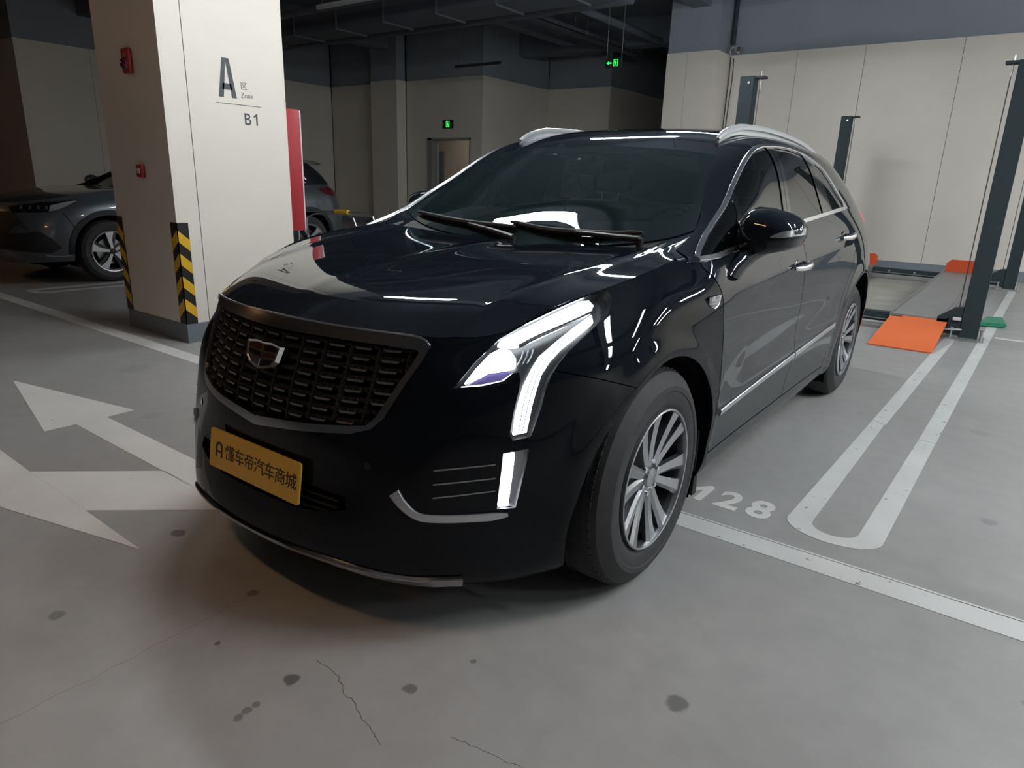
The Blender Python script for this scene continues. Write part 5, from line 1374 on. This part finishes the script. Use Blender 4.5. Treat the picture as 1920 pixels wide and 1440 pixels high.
def wiper(pts, arm, label=None):
    bm = nb(); PN = []
    for q in smooth2(pts, 4):
        h = T_W.ray_cast(Vector((q[0], q[1], 3)), Vector((0, 0, -1))); z = h[0].z if h[0] else q[2]
        PN.append(Vector((q[0], q[1], max(z, q[2])+.014)))
    tube(bm, PN, [.006+.008*math.sin(PI*i/(len(PN)-1))**.5 for i in range(len(PN))], 8)
    w = cobj('wiper', bm, M['wiper'], None, True)
    bm = nb(); A = [Vector(a) for a in arm]; tube(bm, A, [.013, .012, .010, .008][:len(A)], 10); cobj('wiper_arm', bm, M['wiper_arm'], w, True)
    bm = nb(); tube(bm, [A[0]+Vector((0, 0, -.03)), A[0]+Vector((0, 0, .002))], .014, 14); cobj('wiper_pivot', bm, M['wiper'], w, True)
M['wiper_arm'] = mat('wiper_arm_metal', (0.02, 0.021, 0.023), 0.4)
def mirX(S):
    g, n, ref = S; return [np.concatenate([(g*[-1, 1, 1])[:, ::-1][:, :-1], g], 1), np.concatenate([(n*[-1, 1, 1])[:, ::-1][:, :-1], n], 1), ref]
T_W = bvh_of(mirX(S_WIND), mirX(S_HOOD))
wiper([(-.66,.530,1.12),(-.45,.490,1.10),(-.20,.468,1.08),(-.02,.462,1.07)], [(.02,.395,1.066),(-.10,.425,1.082),(-.28,.465,1.100)])
wiper([(-.06,.487,1.11),(.14,.462,1.09),(.36,.462,1.09),(.56,.50,1.10)], [(.60,.405,1.100),(.50,.415,1.100),(.36,.440,1.103),(.24,.462,1.103)])
# ---- cabin interior seen through the glass
bm = nb()
prof = [(.52, 1.02), (.60, 1.075), (.80, 1.105), (1.00, 1.110), (1.08, 1.08), (1.12, .98), (1.10, .70), (.55, .70)]
prism(bm, prof, -.74, .74, 'x'); bmesh.ops.bevel(bm, geom=[e for e in bm.edges if abs(e.calc_length()-1.48) < .01], offset=.02, segments=3, affect='EDGES')
cobj('dashboard', bm, M['dash'], None, True, 40)
bm = nb()
Rw = Matrix.Translation((.37, 1.19, 1.02)) @ Matrix.Rotation(math.radians(68), 4, 'X')
c = [Rw @ Vector((.185*math.cos(t*PI/18), .185*math.sin(t*PI/18), 0)) for t in range(37)]
tube(bm, c, .015, 10); 
for a in (0, PI, -PI/2): tube(bm, [Rw @ Vector((.05*math.cos(a), .05*math.sin(a), -.01)), Rw @ Vector((.18*math.cos(a), .18*math.sin(a), 0))], .014, 8)
tube(bm, [Rw @ Vector((0, 0, -.03)), Rw @ Vector((0, 0, .02))], .065, 20); tube(bm, [Rw @ Vector((0, 0, -.25)), Rw @ Vector((0, 0, 0))], .03, 12)
cobj('steering_wheel', bm, M['matte_black'], None, True)
def seat(x, y):
    bm = nb(); box(bm, x-.25, x+.25, y-.05, y+.48, .50, .66, .05)
    b = box(bm, x-.24, x+.24, y+.44, y+.56, .62, 1.20, .045)
    hd = nb(); box(hd, x-.13, x+.13, y+.60, y+.70, 1.24, 1.40, .035)
    s = cobj('seat', bm, M['seat'], None, True, 50); cobj('headrest', hd, M['seat'], s, True, 50)
    bm = nb()
    for q in (-.06, .06): tube(bm, [(x+q, y+.60, 1.14), (x+q, y+.64, 1.28)], .008, 8)
    cobj('headrest_post', bm, M['chrome'], s)
for x in (.38, -.38): seat(x, 1.32)
bm = nb(); box(bm, -.62, .62, 2.28, 2.60, .55, .70, .05); box(bm, -.62, .62, 2.60, 2.74, .66, 1.18, .05); cobj('rear_bench', bm, M['seat'], None, True, 50)
bm = nb(); box(bm, -.72, .72, .60, 3.3, .30, .34); cobj('cabin_floor', bm, M['matte_black'])
bm = nb(); box(bm, -.10, .10, .985, 1.02, 1.335, 1.395, .012); rv = cobj('inner_mirror', bm, M['plastic'], None, True)
bm = nb(); prism(bm, [(.895, 1.372), (.985, 1.425), (1.00, 1.40), (.935, 1.362)], -.045, .045, 'x'); cobj('sensor_box', bm, M['plastic'], rv)
bm = nb(); tube(bm, [(0, .93, 1.392), (0, .915, 1.386)], .014, 12); cobj('sensor_window', bm, M['alloy'], rv)
# headlining so that the cabin is closed above
g, n, ref = S_ROOF; bmr = grid_bm(g, n, ref); A = arrays(bmr, bmr.faces[:], 0, -.03); bmr.free(); cmk('headliner', joinA(A, mirror(A)), M['seat'])
# ---- tail
TL = [(3.02,1.165),(3.25,1.160),(3.42,1.150),(3.55,1.120),(3.60,1.07),(3.42,1.075),(3.2,1.10)]
TLp = [(.62, 1.168), (.80, 1.172), (.95, 1.165), (.95, 1.04), (.80, 1.03), (.62, 1.06)]
A = patch(S_SIDE, [(3.30,1.155),(3.42,1.165),(3.70,1.160),(3.80,1.07),(3.50,1.065),(3.36,1.10)], BX, .010, .008, lambda c: c.x > .64); cboth('tail_lamp', A, M['red_lamp'])
A = patch(S_SIDE, [(3.24,1.185),(3.42,1.190),(3.74,1.185),(3.84,1.04),(3.48,1.035),(3.28,1.09)], BX, 0, -.024, lambda c: c.x > .45); cboth('tail_lamp_back', A, M['void'])
bk = nb(); pts = [(.44, 3.32, 1.42), (.59, 3.59, 1.18)]
g = S_UP[0][-1]; m = len(g)
A_ = [bk.verts.new(tuple(p)) for p in g]; B_ = [bk.verts.new((-p[0], p[1], p[2])) for p in g]
for k in range(m-1): bk.faces.new((A_[k], A_[k+1], B_[k+1], B_[k]))
cobj('rear_window', bk, M['gloss_black'])
g = S_SIDE[0][:, -1]; sel = [p for p in g if p[1] > 3.3]
bk = nb(); A_ = [bk.verts.new(tuple(p)) for p in sel]; B_ = [bk.verts.new((-p[0], p[1], p[2])) for p in sel]
for k in range(len(sel)-2):
    try: bk.faces.new((A_[k], A_[k+1], B_[k+1], B_[k]))
    except ValueError: pass
cobj('tailgate_ledge', bk, M['paint'])
# move every first-level part under the root's own frame
for ch in car.children: ch.matrix_parent_inverse = Matrix.Identity(4); ch.location = ch.location - Vector((0, 1.4, 0))

# ================================================================== grey SUV behind the pillar
GX, GY = -7.735, 1.76
suv = empty('car', (GX, GY, 0), label='dark grey SUV parked behind the cream pillar, seen from its side', cat='car')
M['grey_paint'] = mat('grey_car_paint', (0.085, 0.097, 0.112), 0.3, 0.35, 1.0)
M['sgl'] = glass_mat('grey_suv_glass', (0.06, 0.07, 0.08), 1.55)
S2 = [
 col((0,-.93,.24),(0,-.99,.34),(0,-1.01,.50),(0,-.99,.66),(0,-.95,.80),(0,-.90,.885)),
 col((.35,-.90,.24),(.36,-.96,.34),(.36,-.98,.50),(.36,-.96,.66),(.36,-.92,.80),(.36,-.86,.89)),
 col((.62,-.80,.25),(.65,-.86,.34),(.66,-.88,.50),(.65,-.86,.66),(.63,-.80,.79),(.60,-.72,.91)),
 col((.80,-.60,.26),(.84,-.64,.34),(.86,-.66,.50),(.85,-.64,.66),(.82,-.58,.80),(.76,-.50,.945)),
 col((.86,-.35,.26),(.905,-.37,.34),(.92,-.38,.50),(.915,-.36,.68),(.89,-.32,.84),(.80,-.28,.985)),
 col((.87,0,.25),(.915,0,.34),(.93,0,.50),(.925,0,.70),(.90,0,.88),(.81,.02,1.03)),
 col((.87,.5,.22),(.905,.5,.34),(.925,.5,.50),(.925,.5,.72),(.905,.5,.92),(.83,.5,1.055)),
 col((.87,1.4,.22),(.905,1.4,.34),(.925,1.4,.50),(.93,1.4,.74),(.915,1.4,.96),(.85,1.4,1.085)),
 col((.87,2.3,.24),(.91,2.3,.34),(.93,2.3,.50),(.935,2.3,.76),(.915,2.3,.98),(.84,2.3,1.115)),
 col((.87,2.82,.26),(.915,2.82,.36),(.93,2.82,.52),(.935,2.82,.78),(.91,2.82,1.0),(.83,2.82,1.135)),
 col((.84,3.2,.30),(.88,3.22,.38),(.895,3.25,.54),(.90,3.25,.80),(.87,3.20,1.02),(.78,3.12,1.15)),
 col((.66,3.46,.33),(.72,3.50,.40),(.74,3.55,.56),(.74,3.54,.80),(.71,3.47,1.02),(.64,3.36,1.15)),
 col((.35,3.54,.34),(.38,3.59,.41),(.39,3.63,.57),(.39,3.62,.80),(.37,3.54,1.02),(.35,3.42,1.15)),
 col((0,3.56,.34),(0,3.61,.41),(0,3.65,.57),(0,3.64,.80),(0,3.56,1.02),(0,3.44,1.15)),
]
H2 = [
 [(0,-.90,.885),(.36,-.86,.89),(.60,-.72,.91),(.76,-.50,.945)],
 [(0,-.60,.965),(.36,-.58,.965),(.62,-.48,.965),(.785,-.38,.968)],
 [(0,-.20,1.02),(.38,-.20,1.02),(.66,-.20,1.01),(.80,-.18,1.005)],
 [(0,.20,1.05),(.38,.20,1.05),(.68,.20,1.05),(.813,.15,1.035)],
 [(0,.48,1.06),(.38,.50,1.065),(.68,.52,1.068),(.822,.40,1.048)],
]
U2 = [
 col((.815,.35,1.045),(.80,.40,1.065),(.77,.46,1.085)),
 col((.83,.65,1.062),(.775,.75,1.17),(.715,.82,1.25)),
 col((.84,1.0,1.075),(.755,1.08,1.28),(.635,1.14,1.42)),
 col((.85,1.5,1.09),(.765,1.52,1.34),(.60,1.52,1.52)),
 col((.845,2.2,1.11),(.765,2.2,1.36),(.59,2.2,1.545)),
 col((.835,2.7,1.13),(.755,2.66,1.35),(.59,2.62,1.525)),
 col((.79,3.10,1.148),(.71,3.03,1.32),(.575,2.95,1.47)),
 col((.68,3.36,1.150),(.63,3.25,1.30),(.56,3.10,1.435)),
]
W2 = [
 [(0,.46,1.055),(.40,.50,1.065),(.68,.50,1.078),(.77,.46,1.085)],
 [(0,.88,1.27),(.38,.90,1.268),(.62,.87,1.256),(.715,.82,1.25)],
 [(0,1.28,1.455),(.36,1.27,1.45),(.56,1.18,1.43),(.635,1.14,1.42)],
]
R2 = [
 [(0,1.28,1.455),(.36,1.27,1.45),(.56,1.18,1.43),(.635,1.14,1.42)],
 [(0,1.62,1.575),(.36,1.60,1.57),(.54,1.55,1.54),(.60,1.52,1.52)],
 [(0,2.2,1.60),(.36,2.2,1.593),(.52,2.2,1.57),(.59,2.2,1.545)],
 [(0,2.62,1.575),(.36,2.62,1.568),(.52,2.62,1.548),(.59,2.62,1.525)],
 [(0,2.98,1.515),(.36,2.98,1.510),(.50,2.96,1.492),(.575,2.95,1.47)],
 [(0,3.22,1.475),(.36,3.20,1.470),(.50,3.15,1.455),(.56,3.10,1.435)],
]
def gob(nm, bm, m, par=None, sm=False, ang=35): return ob(nm, bm, m, par or suv, sm, ang)
Q_SIDE = sheet(S2, 0, (1, 0, 0), .035); Q_HOOD = sheet(H2, 1, (0, 0, 1), .05); Q_UP = sheet(U2, None, (1, 0, .3), .05); Q_W = sheet(W2, 1, (0, -.5, 1), .06); Q_R = sheet(R2, 1, (0, 0, 1), .06)
bm = grid_bm(*Q_SIDE); AR2 = ((0, .36, .405), (2.80, .37, .405))
for yc, zc, r in AR2:
    rm(bm, cut(bm, [(yc+r*math.cos(a*PI/18), zc+r*math.sin(a*PI/18)) for a in range(36)], BX, lambda c: c.x > .6))
inner = arrays(bm, bm.faces[:], 0, -.03)
for path in ([(.46, 1.10), (.45, .95), (.50, .6), (.52, .36), (1.4, .345)], [(1.4, .345), (1.42, .7), (1.42, 1.12)], [(1.4, .345), (2.26, .345), (2.36, .7), (2.52, .95), (2.50, 1.16)], [(-.46, .80), (-.36, .62)]):
    rm(bm, cut(bm, strip(path, .007), BX, SX))
# headlamp opening and tail lamp opening
HL2 = [(-.84, .855), (-.62, .905), (-.36, .930), (-.26, .935), (-.38, .875), (-.56, .80), (-.84, .79)]
rm(bm, cut(bm, HL2, BX, lambda c: c.x > .4))
TL2 = [(3.02, 1.085), (3.30, 1.115), (3.70, 1.110), (3.70, .98), (3.40, .98), (3.14, 1.01)]
rm(bm, cut(bm, TL2, BX, lambda c: c.x > .5))
isl = islands(bm); isl.sort(key=lambda I: -len(I))
names = []
for I in isl:
    if len(I) < 12: continue
    c = sum((f.calc_center_median() for f in I), Vector())/len(I)
    nm = 'door' if .6 < c.y < 2.3 and len(I) < .3*sum(len(k) for k in isl) else ('fender' if c.y < .5 else 'quarter_panel')
    A = arrays(bm, I, .012, 0, on_mid); mk(nm, joinA(A, mirror(A)) if nm != 'door' else A, M['grey_paint'], suv)
    if nm == 'door': mk(nm, mirror(A), M['grey_paint'], suv)
bm.free()
mk('inner_body', joinA(inner, mirror(inner)), M['void'], suv)
def fs(S): bm = grid_bm(*S); A = arrays(bm, bm.faces[:], .012, 0, on_mid); bm.free(); return joinA(A, mirror(A))
mk('hood', fs(Q_HOOD), M['grey_paint'], suv); mk('windshield', fs(Q_W), M['sgl'], suv)
M['black_roof'] = mat('dark_roof_paint', (0.012, 0.014, 0.018), .25, coat=.8)
mk('roof_panel', fs(Q_R), M['black_roof'], suv)
DLO2 = [(.42, 1.075), (.72, 1.19), (1.05, 1.335), (1.40, 1.445), (1.9, 1.475), (2.4, 1.455), (2.72, 1.37), (2.86, 1.20), (2.6, 1.155), (1.5, 1.115), (.7, 1.085)]
bm = grid_bm(*Q_UP); rm(bm, cut(bm, DLO2, BX)); A = arrays(bm, bm.faces[:], .012); bm.free(); both('side_frame', A, M['black_roof'], suv)
for poly in (clip_y(DLO2, None, ((1.44, 1.1), (1.38, 1.5))), clip_y(DLO2, ((1.50, 1.1), (1.44, 1.5)), ((2.38, 1.1), (2.34, 1.5))), clip_y(DLO2, ((2.44, 1.1), (2.40, 1.5)), None)):
    A = patch(Q_UP, poly, BX, .004, -.006); both('window_glass', A, M['sgl'], suv)
A = patch(Q_UP, DLO2, BX, .0, -.02); both('pillar_cover', A, M['matte_black'], suv)
T2 = bvh_of(Q_SIDE, Q_UP)
def drop2(y, z):
    h = T2.ray_cast(Vector((1.6, y, z)), Vector((-1, 0, 0))); p, n = h[0], h[1]; return p, (n if n.x > 0 else -n)
def two(nm, bm, m, sm=True): a = gob(nm, bm, m, None, sm, 45); b = mirror_obj(a, suv); return a
two('window_trim', sweep([drop2(y, z) for y, z in smooth2([(2.60, 1.43), (2.74, 1.36), (2.86, 1.21)], 4)], .018, .006), M['satin'])
two('window_trim', sweep([drop2(y, z) for y, z in smooth2([(.45, 1.080), (1.0, 1.095), (1.6, 1.112), (2.3, 1.14), (2.84, 1.175)], 4)], .014, .006), M['satin'])
# lamps
M['headlamp_grey'] = mat('headlamp_clear', (0.55, 0.58, 0.60), .12, .5)
A = patch(Q_SIDE, HL2, BX, .03, -.01, lambda c: c.x > .4); both('headlamp', A, M['gloss_black'], suv)
A = patch(Q_SIDE, [(-.46, .835), (-.34, .898), (-.31, .893), (-.30, .900), (-.42, .845), (-.47, .83)], BX, .02, -.004, lambda c: c.x > .4)
A = patch(Q_SIDE, [(-.57, .81), (-.54, .875), (-.38, .918), (-.28, .929), (-.38, .880), (-.48, .835)], BX, .02, -.004, lambda c: c.x > .4); both('lamp_reflector', A, M['headlamp_grey'], suv)
for k in range(4):
    y = -.78+.062*k; A = patch(Q_SIDE, [(y, .835), (y+.022, .840), (y+.030, .870), (y+.016, .866)], BX, .02, -.004, lambda c: c.x > .35); both('lamp_reflector', A, M['alloy'], suv)
A = patch(Q_SIDE, TL2, BX, .03, .004, lambda c: c.x > .5); both('tail_lamp', A, M['red_lens'], suv)
# dark lower cladding and intake
A = patch(Q_SIDE, [(-.98, .56), (-.70, .60), (-.60, .52), (-.52, .42), (-.62, .36), (-.98, .40)], BX, .0, .003, lambda c: c.x > .3); both('side_intake', A, M['matte_black'], suv)
A = patch(Q_SIDE, [(-.02, .80), (.58, .80), (.70, .70), (.50, .48), (-.02, .46)], BY, .0, .004, lambda c: c.y < -.3); mk('front_grille', joinA(A, mirror(A)), M['matte_black'], suv)
two('grille_trim', sweep([drop2(y, z) for y, z in ((-.90, .80), (-.84, .735), (-.80, .66), (-.77, .60))], .014, .006), M['dark_chrome'])
two('sill_trim', sweep([drop2(y, z) for y, z in ((-.66, .335), (-.52, .325), (-.44, .33))], .012, .005), M['satin'])
bm = nb(); fdr = [drop2(3.0+.075*math.cos(a*PI/8), .885+.075*math.sin(a*PI/8)) for a in range(16)]
a = gob('fuel_flap', sweep(fdr, .004, .0015, True), M['matte_black'], None, True)
for yc, zc, r in AR2:   # black arch cladding
    PN = [drop2(yc+(r+.030)*math.cos(a), zc+(r+.030)*math.sin(a)) for a in np.linspace(math.radians(-2), math.radians(182), 26) if zc+(r+.03)*math.sin(a) > .26]
    two('arch_cladding', sweep(PN, .060, .010, sink=.01), M['matte_black'])
    bm = nb(); o1 = []; i1 = []
    for k in range(25):
        a = math.radians(-25)+math.radians(230)*k/24; y, z = yc+(r-.003)*math.cos(a), zc+(r-.003)*math.sin(a); o1.append(bm.verts.new((.885, y, z))); i1.append(bm.verts.new((.60, y, z)))
    for k in range(24): bm.faces.new((o1[k], o1[k+1], i1[k+1], i1[k]))
    bm.faces.new(i1); w = gob('wheel_well', bm, M['void']); mirror_obj(w, suv)
bm = nb(); box(bm, -.80, .80, .42, 2.36, .20, .26); box(bm, -.58, .58, -.7, 3.35, .22, .32); gob('underbody', bm, M['void'])
# spoiler
bm = nb(); prism(bm, [(2.95, 1.500), (3.20, 1.488), (3.34, 1.455), (3.32, 1.430), (3.10, 1.44), (2.95, 1.47)], -.56, .56, 'x'); bmesh.ops.bevel(bm, geom=bm.edges[:], offset=.008, segments=2, affect='EDGES'); gob('spoiler', bm, M['black_roof'], None, True)
g = Q_UP[0][-1]; m_ = len(g); bk = nb()
A_ = [bk.verts.new(tuple(p)) for p in g]; B_ = [bk.verts.new((-p[0], p[1], p[2])) for p in g]
for k in range(m_-1): bk.faces.new((A_[k], A_[k+1], B_[k+1], B_[k]))
gob('rear_window', bk, M['gloss_black'])
g = [p for p in Q_SIDE[0][:, -1] if p[1] > 3.05]; bk = nb(); A_ = [bk.verts.new(tuple(p)) for p in g]; B_ = [bk.verts.new((-p[0], p[1], p[2])) for p in g]
for k in range(len(g)-2):
    try: bk.faces.new((A_[k], A_[k+1], B_[k+1], B_[k]))
    except ValueError: pass
gob('tailgate_ledge', bk, M['black_roof'])
# mirrors and handles
for s in (1, -1):
    bm = nb(); r = bmesh.ops.create_uvsphere(bm, u_segments=20, v_segments=12, radius=1)
    for v in r['verts']: v.co = Vector((s*(.965+v.co.x*.115), .66+v.co.y*.085, 1.12+v.co.z*.075))
    h = gob('side_mirror', bm, M['grey_paint'], None, True, 60)
    bm = nb(); box(bm, *sorted((s*.84, s*.93)), .62, .68, 1.06, 1.10, .01); gob('mirror_foot', bm, M['matte_black'], h)
    for y in (1.25, 2.15):
        p, n = drop2(y, .90); bm = nb(); tube(bm, [(s*(p.x-.005), y-.10, .90), (s*(p.x+.030), y-.08, .90), (s*(p.x+.032), y+.07, .905), (s*(p.x-.005), y+.10, .905)], .012, 8); gob('door_handle', bm, M['grey_paint'], None, True)
# wheels: five broad two-tone spokes
def gwheel():
    root = empty('wheel'); root.parent = suv; RW = .225
    prof = [(-RW+.01, .235), (-RW, .26), (-RW, .30), (-RW+.02, .335), (-RW+.05, .352), (-.11, .354), (-.05, .352), (-.02, .335), (0, .30), (-.002, .255), (-.012, .235), (-.03, .225), (-RW+.03, .225)]
    bm = nb(); lathe(bm, prof, 56, 'x', (0, 0, 0), True); ob('tyre', bm, M['rubber'], root, True, 30)
    bm = nb(); lathe(bm, [(-.004, .237), (.001, .237), (-.002, .226), (-.02, .218), (-.15, .205), (-.16, .235), (-.15, .235), (-.02, .212)], 56, 'x', (0, 0, 0), True); ob('rim', bm, M['alloy'], root, True, 40)
    bm = nb(); lathe(bm, [(-.12, .212), (-.12, .02)], 40); ob('wheel_back', bm, M['void'], root)
    bm = nb(); lathe(bm, [(-.09, .05), (-.09, .15), (-.10, .15), (-.10, .05)], 40, 'x', (0, 0, 0), True); ob('brake_disc', bm, M['steel'], root)
    bm = nb(); P = [(-.014, .035), (.014, .035), (.020, .13), (.062, .218), (-.030, .222), (-.022, .13)]
    prism(bm, P, -.040, -.006, 'x'); bmesh.ops.recalc_face_normals(bm, faces=bm.faces[:]); me = bpy.data.meshes.new('spoke'); bm.to_mesh(me); bm.free(); me.materials.append(M['alloy'])
    bm = nb(); P = [(.020, .035), (.030, .035), (.095, .208), (.066, .216), (.026, .13)]
    prism(bm, P, -.050, -.022, 'x'); bmesh.ops.recalc_face_normals(bm, faces=bm.faces[:]); me2 = bpy.data.meshes.new('spoke_inset'); bm.to_mesh(me2); bm.free(); me2.materials.append(M['alloy_dark'])
    for k in range(5):
        o = link('spoke', me, root); o.rotation_euler = (math.radians(8+72*k), 0, 0); o2 = link('spoke_inset', me2, root); o2.rotation_euler = o.rotation_euler
    bm = nb(); lathe(bm, [(-.03, .050), (-.012, .048), (-.008, .030), (-.004, .028), (-.003, .001)], 30); ob('hub', bm, M['alloy_dark'], root, True, 40)
    root.location = (.925, 0, .354); return root
g1 = gwheel()
for x, y, rz in ((.925, 2.80, 0), (-.925, 0, PI), (-.925, 2.80, PI)):
    c = dup(g1); c.location = (x, y, .354); c.rotation_euler = (math.radians(20) if rz == 0 else 0, 0, rz)
